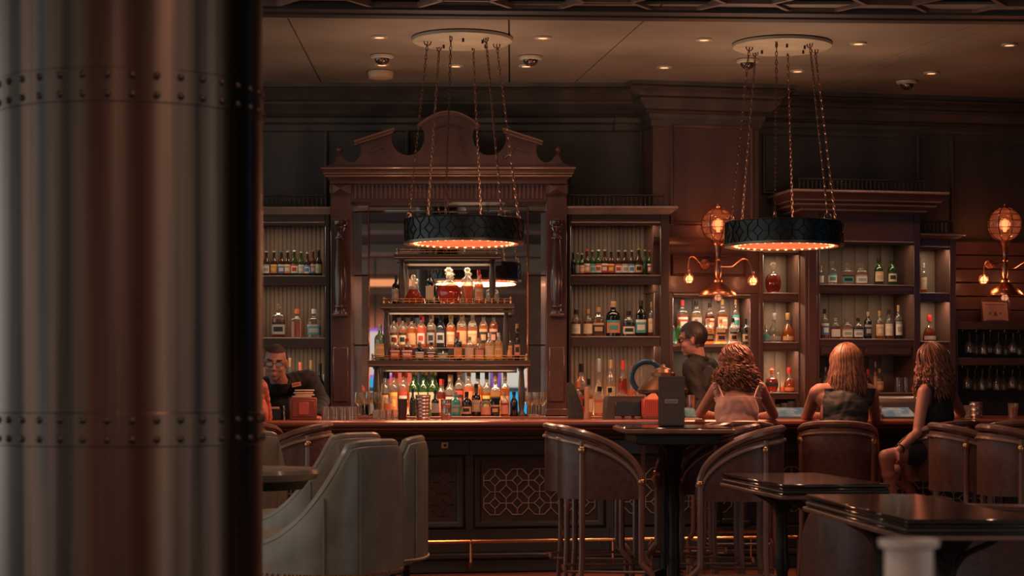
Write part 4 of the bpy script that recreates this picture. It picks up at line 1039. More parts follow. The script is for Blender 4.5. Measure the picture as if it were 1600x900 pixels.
# decide which side is outward: at the back the outward offset must have lower y
_o=offs(SU,.01)
if _o[len(_o)//2][1]>SU[len(SU)//2][1]:
    _offs=offs
    def offs(U,o): return _offs(U,-o)
hs=lambda s: .795+.275*max(0,1-abs(s)**2.3)**.62
def make_stool():
    t=thing('bar_stool','stool','stool'); OFF[t.name]=Vector()
    part('seat',MB().lathe([(0,.665),(.22,.665),(.245,.68),(.25,.71),(.235,.745),(.19,.765),(0,.772)],28,(0,-.01,0),sq=2.6),leather,t)
    part('back_panel',shell(SU,lambda s:hs(s)-.03,.665,-.012,.014),leather,t)
    R=[(x,y,hs(s)) for x,y,s in SU]
    R=[(R[0][0],R[0][1]+.012,R[0][2]-.05)]+R+[(R[-1][0],R[-1][1]+.012,R[-1][2]-.05)]
    part('top_rail',MB().tube(R,.027,8,flat=.85),stoolw,t)
    O=offs(SU,.018)
    part('trim_rail',MB().tube([(x,y,hs(s)-.062) for x,y,s in O],.011,6),mat('stool_trim',(.30,.19,.14),.25,.3,coat=.4),t)
    n=len(SU)
    for f in (.30,.70):
        x,y,s=O[int(f*(n-1))]
        part('leg',MB().tube([(x*1.0,y*1.0,hs(s)-.04),(x*1.0,y,.70),(x*1.0,y*1.0,.35),(x*1.08,y*1.14,0)],[.016,.018,.017,.014],7),stoolw,t)
        part('collar',MB().lathe([(.020,0),(.024,.006),(.024,.03),(.020,.036)],10,(x,y,hs(s)-.11)),brass,t)
    for sx in(-1,1):
        x=.268*sx; y=.205
        part('leg',MB().tube(smooth_path([(x,y,hs(1)-.02),(x,y,.62),(x,y,.34),(x*1.02,y+.01,.29),(x*1.10,y+.055,.24),(x*1.10,y+.06,.18),(x*1.10,y+.06,0)],4),.018,7),stoolw,t)
        part('collar',MB().lathe([(.020,0),(.025,.006),(.025,.024),(.020,.03)],10,(x,y,hs(1)-.045)),brass,t)
        part('stretcher',MB().tube([(x*1.06,.24,.25),(x*.82,-.22,.25)],.009,6),stoolw,t)
    part('stretcher',MB().tube([(-.2,-.235,.25),(.2,-.235,.25)],.009,6),stoolw,t)
    part('foot_bar',MB().tube([(-.28,.255,.30),(.28,.255,.30)],.011,6),brass,t)
    return t
stool0=make_stool(); st_used=[0]
def stool(x,y,yaw,label,group='leather tub bar stools'):
    o=stool0 if not st_used[0] else copy_tree(stool0); st_used[0]=1
    o.location=(x,y,0); o.rotation_euler=(0,0,math.radians(yaw)); tag(o,label,'stool',group); return o
stool(.535,11.6,-90,'oxblood leather stool left of the high table, nearest, arm sweeping right')
stool(.475,12.55,-90,'oxblood leather stool left of the high table, mostly hidden behind the nearer one')
stool(1.285,11.35,84,'nearest oxblood leather stool right of the high table')
stool(1.24,12.15,84,'middle oxblood leather stool right of the high table')
stool(1.16,12.95,84,'farthest oxblood leather stool right of the high table')
stool(wx(1150,13.75),13.76,2,'stool of the curly-haired woman, curved rail seen from behind')
stool(wx(1310,13.85),13.88,-14,'stool of the straight-haired woman, back seen from behind')
stool(wx(1466,13.98),14.0,40,'stool under the woman turned to the left')
stool(wx(1452,12.5)+.28,12.5,-84,'empty stool right of the turned woman, leather back edge on')
stool(wx(1528,11.9)+.28,11.9,-80,'empty stool at the right picture edge, nearest of the pair')
stool(wx(1592,14.1),14.12,0,'stool at the bar behind the empty pair on the right')
stool(wx(515,12.75)-.26,12.75,86,'stool at the bar behind the grey chairs, curved rail')
stool(wx(380,13.5),13.45,0,'stool of the person in red, mostly behind the column')

# ================================================================== high table
HT=1.075
t=thing('high_table','narrow dark high table between the leather stools, menu board standing on it','table',ID,(1.0,12.0,0))
mb=MB()
part('table_top',MB().box(.655,1.27,11.35,12.75,HT-.04,HT,.010),tblm,t)
part('top_edge',MB().sweep([(.655,11.35),(1.27,11.35),(1.27,12.75),(.655,12.75)],[(0,HT-.035),(.008,HT-.030),(.008,HT-.012),(0,HT-.008)],closed=True),tble,t)
part('apron',MB().box(.72,1.20,11.45,12.65,HT-.10,HT-.04,.006),barw,t)
for y in (11.75,12.4):
    part('pedestal',MB().lathe([(.06,0),(.05,.1),(.035,.2),(.03,.5),(.035,.6),(.03,.7),(.05,.92),(.09,HT-.1)],14,(.96,y,0)),iron,t)
    for a in range(4):
        an=a*PI/2+PI/4; part('foot',MB().tube(smooth_path([(.96,y,.16),(.96+.13*math.cos(an),y+.13*math.sin(an),.13),(.96+.25*math.cos(an),y+.25*math.sin(an),.03),(.96+.30*math.cos(an),y+.30*math.sin(an),.012)],4),[.03]*12+[.016],7),iron,t)
for x in (.76,1.18):
    part('brace',MB().box(x-.012,x+.012,11.48,11.5,.6,HT-.1,.003),stoolw,t)
# menu board
p=PP(1049,660,11.75)
t=thing('menu_board','tall dark menu board with small pale plate on the high table','menu',ID,(p.x,11.75,HT)); OFF[t.name]=Vector()
w2=20.5/F*11.75; h2=wz(588,11.75)-HT
part('board',MB().box(-w2,w2,-.006,.006,0.002,h2,.002),mat('slate_board',(.085,.060,.052),.7,var=.1,scale=30),t)
part('foot',MB().box(-w2*.9,w2*.9,-.03,.03,0,.012,.003),iron,t)
part('plate',MB().box(-w2*.5,w2*.5,-.010,-.006,h2*.455,h2*.545,.002),mat('pale_plate',(.36,.30,.26),.5),t)
mb=MB()
for k in range(9): mb.box(-w2*.42+k*w2*.095,-w2*.42+k*w2*.095+w2*.05,-.0115,-.010,h2*.475,h2*.525)
part('plate_lettering',mb,mat('plate_ink',(.16,.12,.10),.6),t)

# ================================================================== low tables
def long_table(label,TH,corners,name='dining_table'):
    # rectangle from the picture's corner rows on the plane z = TH
    P=[Vector(unproj(px,py,TH)) for px,py in corners]       # front-left, front-right, back-left
    fl,frr,bl=P; e=(frr-fl); wdt=e.length; dv=(bl-fl); ln=dv.length
    ang=math.atan2(dv.y,dv.x)-PI/2
    frm=Fr(fl.x,fl.y,ang)
    t=thing(name,label,'table',frm,(wdt/2,ln/2,0))
    part('table_top',MB().box(0,wdt,0,ln,TH-.016,TH,.005),tblm,t)
    for k,(o_,z0,z1,m) in enumerate(((-.004,-.030,-.018,tblm),(.0,-.042,-.030,barw),(-.002,-.052,-.042,tblm),(.010,-.070,-.052,tble))):
        part('edge_moulding',MB().box(-o_,wdt+o_,-o_,ln+o_,TH+z0,TH+z1,.004),m,t)
    for q in (.22,.78):
        y=ln*q; x=wdt/2
        part('pedestal',MB().lathe([(.07,.06),(.045,.14),(.03,.2),(.028,.35),(.045,.40),(.03,.45),(.028,.62),(.05,.70),(.11,TH-.07)],14,(x,y,0)),iron,t)
        for a in range(4):
            an=a*PI/2+PI/4; c,s_=math.cos(an),math.sin(an)
            part('foot',MB().tube(smooth_path([(x,y,.2),(x+.14*c,y+.14*s_,.15),(x+.24*c,y+.24*s_,.04),(x+.29*c,y+.29*s_,.014)],4),[.03]*12+[.014],7),iron,t)
            part('scroll_bracket',MB().tube(smooth_path([(x,y,TH-.25),(x+.06*c,y+.06*s_,TH-.15),(x+.16*c,y+.16*s_,TH-.10),(x+.2*c,y+.2*s_,TH-.075)],4),.011,6),iron,t)
    return t,frm,wdt,ln
T1,F1,w1,l1=long_table('polished dark table in front of the women, the farther of the two',.85,[(1222,757),(1395,757),(1128,739)])
T2,F2,w2_,l2=long_table('polished dark table in the right foreground, the nearer of the two',.85,[(1416,812),(1640,812),(1258,772)])

# ================================================================== low leather chairs under the near tables
def tub_chair(x,y,yaw,label):
    t=thing('tub_chair',label,'chair',ID,(x,y,0),group='low leather tub chairs'); OFF[t.name]=Vector(); t.rotation_euler=(0,0,math.radians(yaw))
    U_=upath(.29,.27,.22); h=lambda s: .60+.20*max(0,1-abs(s)**2.4)**.6
    part('shell',shell(U_,h,.20,-.03,.03),leather,t)
    part('seat',MB().lathe([(0,.33),(.24,.33),(.27,.35),(.27,.43),(.22,.46),(0,.47)],24,sq=3),leather,t)
    part('rail',MB().tube([(a,b,h(s)+.005) for a,b,s in U_],.018,7),stoolw,t)
    for sx in(-1,1):
        for sy in(-1,1): part('leg',MB().lathe([(.014,0),(.022,.2)],8,(sx*.21,sy*.19,0)),stoolw,t)
tub_chair(wx(1378,8.9),8.9,6,'oxblood tub chair under the nearer table, left one')
tub_chair(wx(1560,8.3),8.2,-20,'oxblood tub chair under the nearer table, right one')

# ================================================================== grey lounge chairs and round table at the left
def make_lounge():
    t=thing('lounge_chair','x','chair'); OFF[t.name]=Vector()
    U_=upath(.285,.30,.28,ex=2.8)
    def h(s):
        a=abs(s)
        if a<.25: return 1.055-.012*(a/.25)**4
        q=(a-.25)/.75; return .62+.423*(1-q)**2.9
    bot=lambda s:.49
    part('shell',shell(U_,h,bot,-.035,.035,.8),grlea,t)
    O=offs(U_,.0)
    part('top_piping',MB().tube([(x,y,h(s)-.004) for x,y,s in O],.020,8),grleat,t)
    O=offs(U_,.037); n=len(U_)
    for f in (.30,.41,.59,.70):
        x,y,s=O[int(f*(n-1))]; part('seam',MB().tube([(x,y,.50),(x,y,(h(s)+.5)/2),(x,y,h(s)-.035)],.0045,5),grleat,t)
    mb=MB()
    for x,y,s in offs(upath(.285,.30,.28,n=70,ex=2.8),.038): mb.ball((x,y,.502),.0065,6,4)
    part('nailhead_trim',mb,brass,t,kind='stuff')
    part('seat_base',MB().lathe([(0,.47),(.27,.47),(.275,.56),(0,.56)],28,sq=3.4),grlea,t)
    part('seat_cushion',MB().lathe([(0,.56),(.25,.56),(.268,.58),(.268,.635),(.24,.665),(0,.675)],28,(0,.03,0),sq=3.2),grleat,t)
    for sx in(-1,1):
        for sy in(-1,1): part('leg',MB().tube([(sx*.20,sy*.20,.48),(sx*.225,sy*.225,0)],[.024,.016],8),iron,t)
    for sx in(-1,1): part('stretcher',MB().tube([(sx*.215,-.215,.18),(sx*.215,.215,.18)],.010,6),iron,t)
    part('foot_bar',MB().tube([(-.215,.22,.24),(.215,.22,.24)],.010,6),brass,t)
    return t
lc0=make_lounge()
def lounge(o,px,D,yaw,label):
    o.location=(wx(px,D),D,0); o.rotation_euler=(0,0,math.radians(yaw)); tag(o,label,'chair','grey leather lounge chairs')
lounge(lc0,500,8.62,62,'grey leather barrel chair in front, seen from behind, swept arm to the left')
lounge(copy_tree(lc0),556,9.35,84,'grey leather barrel chair seen edge-on behind the front grey chair')
lounge(copy_tree(lc0),492,10.3,56,'grey leather barrel chair farther back beyond the round table edge')
lounge(copy_tree(lc0),350,10.95,30,'grey leather barrel chair mostly hidden behind the column')
RT=wz(731,9.35); rc=(wx(383,9.35),9.35)
t=thing('round_table','round grey pub table with thick rolled edge beside the column','table',ID,(rc[0],rc[1],0)); OFF[t.name]=Vector()
part('table_top',MB().lathe([(0,RT-.05),(.30,RT-.06),(.335,RT-.05),(.352,RT-.025),(.345,RT-.006),(.325,RT),(.30,RT-.004),(0,RT-.004)],48),mat('grey_table_top',(.20,.165,.13),.25,var=.15,scale=8,coat=.4),t)
part('apron',MB().lathe([(.27,RT-.10),(.30,RT-.06)],40),iron,t)
part('pedestal',MB().lathe([(.25,0),(.24,.03),(.08,.06),(.045,.12),(.04,.5),(.06,RT-.12),(.12,RT-.06)],24),iron,t)
# ================================================================== the hall behind the camera (seen in the mirror)
hw=solo('wall_rear', MB().box(-7,7,-7.1,-7,0,3.9), mat('hall_wall',(.30,.15,.10),.6,var=.2,scale=3),'brown wall of the gaming hall seen only in the mirror','wall',kind='structure')
hc=solo('trim_4', MB().box(-7,7,-7,6.8,3.80,3.9), mat('hall_ceiling',(.035,.033,.031),.7),'dark hall ceiling with pale soffits seen only in the mirror','ceiling',kind='structure')
for y0,y1,z in ((2.6,3.3,3.70),(-1.5,-.6,3.66),(-4.6,-3.9,3.55)):
    part('soffit',MB().box(-6,6,y0,y1,z,3.80),mat('pale_soffit',(.42,.34,.27),.6),hc)
part('cove_light',MB().box(-2.9,-.9,-2.05,-2.0,3.18,3.30),emit('cove_glow',(1,.36,.16),.9),hc)
part('cove_light',MB().box(-2.9,1.2,-2.05,-2.0,3.05,3.12),mat('cove_trim',(.45,.30,.2),.5),hc)
lamp('hall_fill_spot','SPOT',(-3.0,-5.6,3.5),200,(1,.5,.3),size=.08,spot=2.6)  # added unseen spots that brighten the rear wall for the mirror
lamp('hall_fill_spot','SPOT',(-1.2,-3.2,3.5),120,(1,.55,.35),size=.08,spot=2.4)
def slot(x,y,label,c1,c2):
    t=thing('slot_machine',label,'slot machine',ID,(x,y,0),group='slot machines across the hall'); OFF[t.name]=Vector()
    part('cabinet',MB().prism([(-.30,0),(.30,0),(.30,1.25),(.28,1.95),(-.28,1.95),(-.30,1.25)],-.3,.25),mat('slot_body',(.05,.04,.045),.35,.4),t)
    part('button_deck',MB().box(-.30,.30,.2,.45,.80,.90,.02),mat('slot_body',(.05,.04,.045),.35,.4),t)
    part('lower_screen',MB().box(-.24,.24,.25,.262,.95,1.36,.003),emit('screen_'+c1,{'cyan':(.05,.5,.9),'violet':(.45,.12,.9),'white':(.8,.75,.65),'red':(.9,.15,.08)}[c1],.75),t)
    part('upper_screen',MB().box(-.24,.24,.25,.262,1.44,1.88,.003),emit('screen_'+c2,{'cyan':(.05,.5,.9),'violet':(.45,.12,.9),'white':(.8,.75,.65),'red':(.9,.15,.08)}[c2],.75),t)
    for sx in(-1,1): part('edge_light',MB().tube(smooth_path([(sx*.29,.26,.95),(sx*.30,.27,1.4),(sx*.25,.27,1.93)],4),.018,6),emit('screen_violet',(.45,.12,.9),.75),t)
for i,(x,c1,c2,la) in enumerate([(-2.75,'white','cyan','slot machine with white lower screen, leftmost across the hall'),(-2.05,'cyan','red','slot machine with cyan lower screen and red upper screen'),(-1.35,'violet','cyan','slot machine with violet lower screen across the hall'),(-.65,'red','white','slot machine with red lower screen across the hall'),(.05,'cyan','white','slot machine with cyan lower and white upper screen, rightmost')]):
    slot(x,-4.2-.3*(i%2),la,c1,c2)
t=thing('neon_sign','hexagonal violet neon sign with pale face, seen in the mirror','sign',ID,(-2.45,-3.2,2.05)); OFF[t.name]=Vector()
hx=[(.62*math.cos(a+PI/6*0),.45*math.sin(a)) for a in [PI/3*k for k in range(6)]]
part('face',MB().prism(hx,-.05,.0),emit('sign_face',(.75,.6,.55),.8),t)
part('neon_tube',MB().tube([(x*1.06,.03,z*1.06) for x,z in hx],.03,6,True),emit('screen_violet',(.45,.12,.9),.75),t)
part('hanger',MB().tube([(0,-.02,.45),(0,-.02,1.7)],.015,6),iron,t)
def vscreen(x,y,z,w_,h_,rz,col,st,label):
    t=thing('video_screen',label,'screen',ID,(x,y,z)); OFF[t.name]=Vector(); t.rotation_euler=(0,0,rz)
    part('casing',MB().box(-w_/2-.05,w_/2+.05,0,.08,-.05,h_+.05,.01),blackp,t)
    part('display',MB().box(-w_/2,w_/2,-.006,0,0,h_),emit('display_'+col[0],col[1],st),t)
rw=solo('wall_side', MB().box(6.5,6.6,5.5,17.6,0,3.9), wallw,'unseen dark side wall added on the right to darken reflections','wall',kind='structure')  # added out of view so the column's right edge reflects dark
vscreen(6.35,12.0,2.0,1.2,1.1,-PI/2+.0,('blue',(.03,.30,.75)),.5,'blue video screen on the right hall side outside the picture')
vscreen(-5.2,3.0,1.0,1.0,2.0,PI/2,('sea',(.05,.35,.60)),.7,'blue green video screen on the left hall side outside the picture')

# ================================================================== things on the bar and the counters
BT=1.09
def onbar(px,d,z=BT): return B.w(B.u(px,d),d,z)
cg=glass('drinking_glass',(.86,.80,.72),.92,.03)
gobj={}
def tumbler(key,r0,r1,h,th=.003):
    if key in gobj: return gobj[key]
    gobj[key]=MB().lathe([(0,0),(r0,0),(r1,h),(r1-th,h),(r0-th,.012),(0,.012)],16).mesh('glass',[cg],50); return gobj[key]
def gl_thing(name,me,loc,label,cat,group=None,rot=(0,0,0)):
    o=obj(name,me,loc=loc,rot=rot); return tag(o,label,cat,group)
# napkin caddy
p=onbar(473,.33)
s=p.y/F
t=thing('napkin_caddy','red box of stacked napkins on the bar before the leaning bartender','napkin box',ID,p); OFF[t.name]=Vector(); t.rotation_euler=(0,0,ANG)
part('box',MB().box(-21*s,21*s,-.06,.06,0,.16,.006).box(-18*s,18*s,-.064,-.05,.02,.14,.004),mat('red_box',(.22,.055,.04),.4),t)
part('front_plate',MB().box(-8*s,8*s,-.068,-.062,.035,.125,.003),mat('box_plate',(.42,.10,.07),.4),t)
for k,(o_,dz) in enumerate(((-.010,.16),(.012,.172),(.002,.187),(.01,.205))): part('napkin',MB().box(-14*s+o_,15*s+o_,-.05,.05,dz,dz+.011,.003),paper,t)
# row of upside-down rocks glasses
me=tumbler('rocks',.036,.042,.095)
for k,px in enumerate((511,524,537,549)):
    q=onbar(px,.30); gl_thing('rocks_glass',me,q+Vector((0,0,.095)),f'upturned rocks glass on the bar, {ORD[k]} from the napkin box','glass','upturned rocks glasses on the bar',(PI,0,0))
me=tumbler('small',.026,.030,.07)
for k,px in enumerate((588,598,608,618)):
    q=onbar(px,.42); gl_thing('shot_glass',me,q,f'small glass on the bar left of the steel tins, {ORD[k]} from left','glass','small glasses by the tins')
# stemware clusters beside the stand
def stem(key,h,r,up=True):
    if key in gobj: return gobj[key]
    P=[(r*.8,0),(r*.75,.004),(.006,.010),(.004,.02),(.004,h*.42),(.012,h*.47),(r*.85,h*.62),(r,h*.76),(r*.88,h),(r*.86,h),(r*.97,h*.76),(r*.80,h*.63),(0,h*.5)]
    gobj[key]=MB().lathe(P,14).mesh('stem_glass',[cg],50); return gobj[key]
me=stem('wine',.19,.036); n=0
for (px,dd) in ((560,-.58),(570,-.50),(577,-.62),(583,-.46),(564,-.40),(590,-.60)):
    n+=1; gl_thing('wine_glass',me,L.w(L.u(px,dd),dd,1.101),f'stemmed glass at the left foot of the stand, {ORD[n-1]} of the cluster','glass','stemmed glasses left of the stand')
n=0
for (px,dd) in ((826,-.60),(838,-.62),(848,-.60),(830,-.46),(842,-.48)):
    n+=1; gl_thing('wine_glass',me,L.w(L.u(px,dd),dd,1.101),f'stemmed glass at the right foot of the stand, {ORD[n-1]} of the cluster','glass','stemmed glasses right of the stand')
# steel tins and mixing glasses on the bar
def tin(px,w_,yt,label,ribs=0,m=steel,d=.40,lid=False):
    q=onbar(px,d); s=q.y/F; R=w_/2*s; H=wz(yt,q.y)-BT
    P=[(0,0),(R*.80,0),(R*.84,.006)]
    if ribs:
        for k in range(ribs): z=H*(k+.5)/ribs; P+=[(R*(.86+.12*z/H),z-.004),(R*(.90+.12*z/H),z),(R*(.86+.12*z/H),z+.004)]
    P+=[(R*.98,H-.004),(R,H),(R*.94,H),(R*.78,.01),(0,.01)]
    o=obj('bar_tin',MB().lathe(P,20).mesh('bar_tin',[m],40),loc=q); tag(o,label,'tin')
    if lid: obj('lid',MB().lathe([(R*.96,H),(R*.9,H+.02),(R*.5,H+.05),(R*.45,H+.075),(0,H+.08)],16).mesh('lid',[m],40),o)
tin(661,24,617,'ribbed brushed steel tin before the bottle stand',7)
tin(629,15,623,'dark steel tumbler left of the ribbed tin',0,mat('dark_steel',(.10,.085,.075),.3,.9))
tin(697,17,624,'plain steel tin right of the ribbed tin',2)
tin(1080,15,617,'tapered steel tin beside the tall menu board',0,steel,.36)
tin(1525,22,628,'shiny steel pitcher on the bar under the glass rack',3,steel,.36)
# handle for the pitcher and a small mug beside it
q=onbar(1512,.36); s=q.y/F
o=solo('glass_mug',MB().lathe([(0,0),(.026,0),(.03,.10),(.027,.10),(.023,.01),(0,.01)],14).tube([(-.028,0,.085),(-.05,0,.08),(-.055,0,.05),(-.04,0,.025),(-.027,0,.02)],.005,5),cg,'small glass mug left of the shiny steel pitcher','mug'); o.location=q
# drinks
def drink(px,d,yt,w_,label,col,ice=True,z=BT):
    q=onbar(px,d,z); s=q.y/F; R=w_/2*s; H=max(.05,wz(yt,q.y)-z)
    o=obj('drink_glass',MB().lathe([(0,0),(R*.82,0),(R,H),(R*.95,H),(R*.78,.008),(0,.008)],18).mesh('drink_glass',[cg],50),loc=q); tag(o,label,'glass')
    obj('drink',MB().lathe([(0,.009),(R*.77,.009),(R*.9,H*.72),(0,H*.72)],16).mesh('drink',[glass('drink_'+col[0],col[1],.35)],50),o)
    if ice:
        for k in range(3): obj('ice_cube',MB().box(-.012,.012,-.012,.012,-.012,.012,.003).mesh('ice',[glass('ice',(.85,.72,.6),.4)],0),o,((k-1)*R*.42,-.01*(k%2),H*(.62+.1*(k%2))),(.3*k,.4*k,.5))
drink(1583,.34,630,17,'short iced cocktail at the right end of the bar',('cocktail',(.85,.42,.22)))
drink(1371.5,.10,634,13,'small tumbler of pale drink beside the straight-haired woman',('pale',(.80,.42,.28)),False)
for px,c in ((1067,'r'),(1196,'k'),(1204,'w'),(1240,'s')): pass
n=0
for px,dd,yt,w_,lab in ((1197,-.30,628,12,'jar'),(1207,-.32,622,10,'cup'),(1214,-.30,632,11,'cup'),(1226,-.33,630,12,'cup'),(1236,-.31,627,12,'cup'),(1247,-.30,624,12,'cup'),(1254,-.33,629,11,'cup')):
    n+=1; q=W.w(W.u(px,dd),dd,1.10); s=q.y/F; R=w_/2*s; H=max(.06,wz(yt,q.y)-1.1)
    o=obj('counter_glass',MB().lathe([(0,0),(R*.85,0),(R,H),(R*.92,H),(R*.8,.01),(0,.01)],14).mesh('counter_glass',[cg],50),loc=q+Vector((0,0,.001))); tag(o,f'clear glass on the counter below the narrow bay, {ORD[n-1]} from left','glass','glasses on the wing counter')
n=0
for px in (1404,1416):
    n+=1; dd=-.34; q=W.w(W.u(px,dd),dd,Zw2(613)); 
    o=obj('beer_mug',MB().lathe([(0,0),(.032,0),(.036,.02),(.033,.05),(.037,.1),(.035,.125),(.031,.12),(.028,.012),(0,.012)],14).tube([(.034,0,.1),(.06,0,.095),(.064,0,.05),(.034,0,.03)],.006,5).mesh('beer_mug',[cg],50),loc=q+Vector((0,0,.001))); tag(o,('left' if n==1 else 'right')+' of two clear beer mugs in the wide cabinet','mug','beer mugs in the wide cabinet')
# inset gaming screens along the bar, tilted to the drinkers
def game(px,w_,yt,col,label):
    d=.16; q=onbar(px,d); s=q.y/F; W_=w_/2*s; H=.085
    t=thing('gaming_screen',label,'screen',ID,q,group='gaming screens set into the bar'); OFF[t.name]=Vector(); t.rotation_euler=(0,0,ANG)
    part('wedge',MB().add([(-W_-.015,-.06,0),(W_+.015,-.06,0),(W_+.015,.14,0),(-W_-.015,.14,0),(-W_-.015,-.05,.012),(W_+.015,-.05,.012),(W_+.015,.13,H),(-W_-.015,.13,H)],[(0,1,2,3),(4,5,6,7),(0,1,5,4),(1,2,6,5),(2,3,7,6),(3,0,4,7)]),blackp,t,smooth=0)
    k=(H-.012)/.18; mb=MB(); mb.add([(-W_,-.04,.012+k*.01+.002),(W_,-.04,.012+k*.01+.002),(W_,.12,.012+k*.17+.002),(-W_,.12,.012+k*.17+.002)],[(0,1,2,3)])
    m_=bpy.data.materials.new('game_display'); m_.use_nodes=True; nt=m_.node_tree; b=nt.nodes['Principled BSDF']
    tc=nt.nodes.new('ShaderNodeTexCoord'); no=nt.nodes.new('ShaderNodeTexNoise'); no.inputs['Scale'].default_value=16; cr=nt.nodes.new('ShaderNodeValToRGB')
    cr.color_ramp.elements[0].position=.4; cr.color_ramp.elements[0].color=(*col,1); cr.color_ramp.elements[1].position=.62; cr.color_ramp.elements[1].color=(.45,.36,.28,1)
    nt.links.new(tc.outputs['Object'],no.inputs['Vector']); nt.links.new(no.outputs['Fac'],cr.inputs[0]); nt.links.new(cr.outputs[0],b.inputs['Emission Color']); b.inputs['Emission Strength'].default_value=.32
    b.inputs['Base Color'].default_value=(.02,.02,.02,1); b.inputs['Roughness'].default_value=.45; b.inputs['Specular IOR Level'].default_value=.2
    part('display',mb,m_,t,smooth=0)
game(1080,22,640,(.04,.22,.10),'green lit gaming screen in the bar beside the menu board')
game(1236,52,640,(.03,.16,.20),'teal lit gaming screen in the bar between the two seated women')
game(1404,48,640,(.03,.14,.20),'teal lit gaming screen in the bar left of the turned woman')
# steel ice bin with rolled hood
q=B.w(B.u(1396,.56),.56,BT); s=q.y/F
t=thing('ice_bin','brushed steel bin with rounded hood behind the bar edge','bin',ID,q); OFF[t.name]=Vector(); t.rotation_euler=(0,0,ANG)
w_=34*s; pts=[(-.10,0),(.10,0),(.10,.10)]+[(.10*math.cos(a)*1.0,.10+.07*math.sin(a)) for a in [PI*k/10 for k in range(1,10)]]+[(-.10,.10)]
mb=MB().prism(pts,-w_,w_); mb.v=[(y,x,z) for x,y,z in mb.v]
part('hood',mb,mat('warm_steel',(.30,.23,.19),.32,.8,var=.12,scale=12,stretch=(.1,1,1)),t)
part('handle',MB().tube([(-w_*.5,-.11,.05),(-w_*.5,-.13,.05),(w_*.5,-.13,.05),(w_*.5,-.11,.05)],.007,6),steel,t)
# register terminal, red caddy, dome lamp, ring mirror near the menu board
q=onbar(975,.40); s=q.y/F
t=thing('register_terminal','dark till terminal on the bar left of the menu board','till',ID,q); OFF[t.name]=Vector(); t.rotation_euler=(0,0,ANG)
part('housing',MB().prism([(-31*s,0),(31*s,0),(30*s,.155),(28*s,.17),(-26*s,.17),(-29*s,.155)],-.05,.08),mat('till_plastic',(.055,.040,.033),.4),t)
part('screen_back',MB().box(-17*s,24*s,-.058,-.05,.02,.13,.006),blackp,t)
part('top_strip',MB().box(-26*s,28*s,-.054,.06,.165,.172,.002),tble,t)
for k in (-14,2,18): part('key_block',MB().box((k-5)*s,(k+5)*s,-.09,-.058,0,.02,.003),mat('key_grey',(.16,.10,.08),.5),t)
q=onbar(1015,.34)
t=thing('red_caddy','red plastic garnish caddy between till and menu board','caddy',ID,q); OFF[t.name]=Vector(); t.rotation_euler=(0,0,ANG)
part('tray',MB().box(-13*s,13*s,-.06,.06,.025,.15,.006),mat('red_plastic',(.45,.085,.055),.4),t)
part('base',MB().box(-14*s,14*s,-.065,.065,0,.028,.004),mat('red_base',(.16,.04,.03),.4),t)
mb=MB()
for k in range(7): mb.box((-11+k*3.4)*s,(-11+k*3.4+.8)*s,-.064,-.058,.04,.14)
part('ribs',mb,mat('red_dark',(.28,.05,.035),.4),t)
part('lid',MB().add([(-8*s,-.05,.15),(13*s,-.05,.15),(13*s,.05,.15),(-8*s,.05,.15),(3*s,0,.19),(10*s,0,.19)],[(0,1,5,4),(1,2,5),(2,3,4,5),(3,0,4),(0,1,2,3)]),mat('orange_lid',(.5,.2,.1),.4),t,smooth=0)
q=onbar(1036,.52); s=q.y/F
t=thing('dome_lamp','brass dome lamp behind the menu board','lamp',ID,q); OFF[t.name]=Vector()
Z=lambda y: wz(y,q.y)-BT
part('dome',MB().lathe([(39*s,Z(614)),(40*s,Z(609)),(34*s,Z(602)),(24*s,Z(592)),(19*s,Z(588)),(19*s,Z(583)),(15*s,Z(582)),(13*s,Z(577)),(6*s,Z(574)),(4*s,Z(570)),(0,Z(569))],28),mat('dull_brass',(.20,.115,.065),.36,.9,var=.2,scale=10),t)
part('stand',MB().lathe([(.07,0),(.065,.012),(.014,.03),(.012,Z(612)),(.03,Z(606))],16),mat('dull_brass',(.34,.19,.10),.33,.9),t)
q=L.w(L.u(1011,-.50),-.50,1.10); s=q.y/F
t=thing('ring_disc','round clear disc in a blue rim on the back counter','glass disc',ID,q); OFF[t.name]=Vector()
zc=wz(589,q.y)-1.10; R=24*s
rx=Matrix.Rotation(PI/2,4,'X')
part('rim',MB().ring((0,0,zc),R,.022,40,8,rx),mat('blue_rim',(.06,.14,.22),.25,.6),t)
part('glass',MB().lathe([(0,0),(R,0),(R,.006),(0,.006)],36,mat=Matrix.Translation((0,.004,zc))@rx),glass('ring_glass',(.85,.82,.78),.9),t)
part('stand',MB().lathe([(.08,0),(.075,.012),(.012,.02),(.010,zc-R)],16),iron,t)
# dark folded cloth and a bar spoon jar left of the till
q=onbar(899,.55); s=q.y/F
vs=[];
mb=MB(); nn=7
cl_=[(-12,0),(14,0),(11,18),(4,36),(-2,52),(-8,58),(-13,56)]
mb.prism([(a*s,b*s) for a,b in cl_],-.05,.04)
o=solo('folded_cloth',mb,mat('dark_green_cloth',(.020,.030,.028),.8,var=.4,scale=30,bump=.5,dist=.01),'dark green cloth hung by the right pilaster','cloth'); o.location=q
q=onbar(917,.46); s=q.y/F
o=solo('wooden_muddler',MB().lathe([(0,0),(5*s,0),(5.5*s,.01),(3.5*s,.06),(3*s,.12),(4.2*s,.2),(3.4*s,.235),(0,.24)],12),mat('muddler_wood',(.36,.20,.12),.5),'wooden muddler standing on the bar left of the till','muddler'); o.location=q
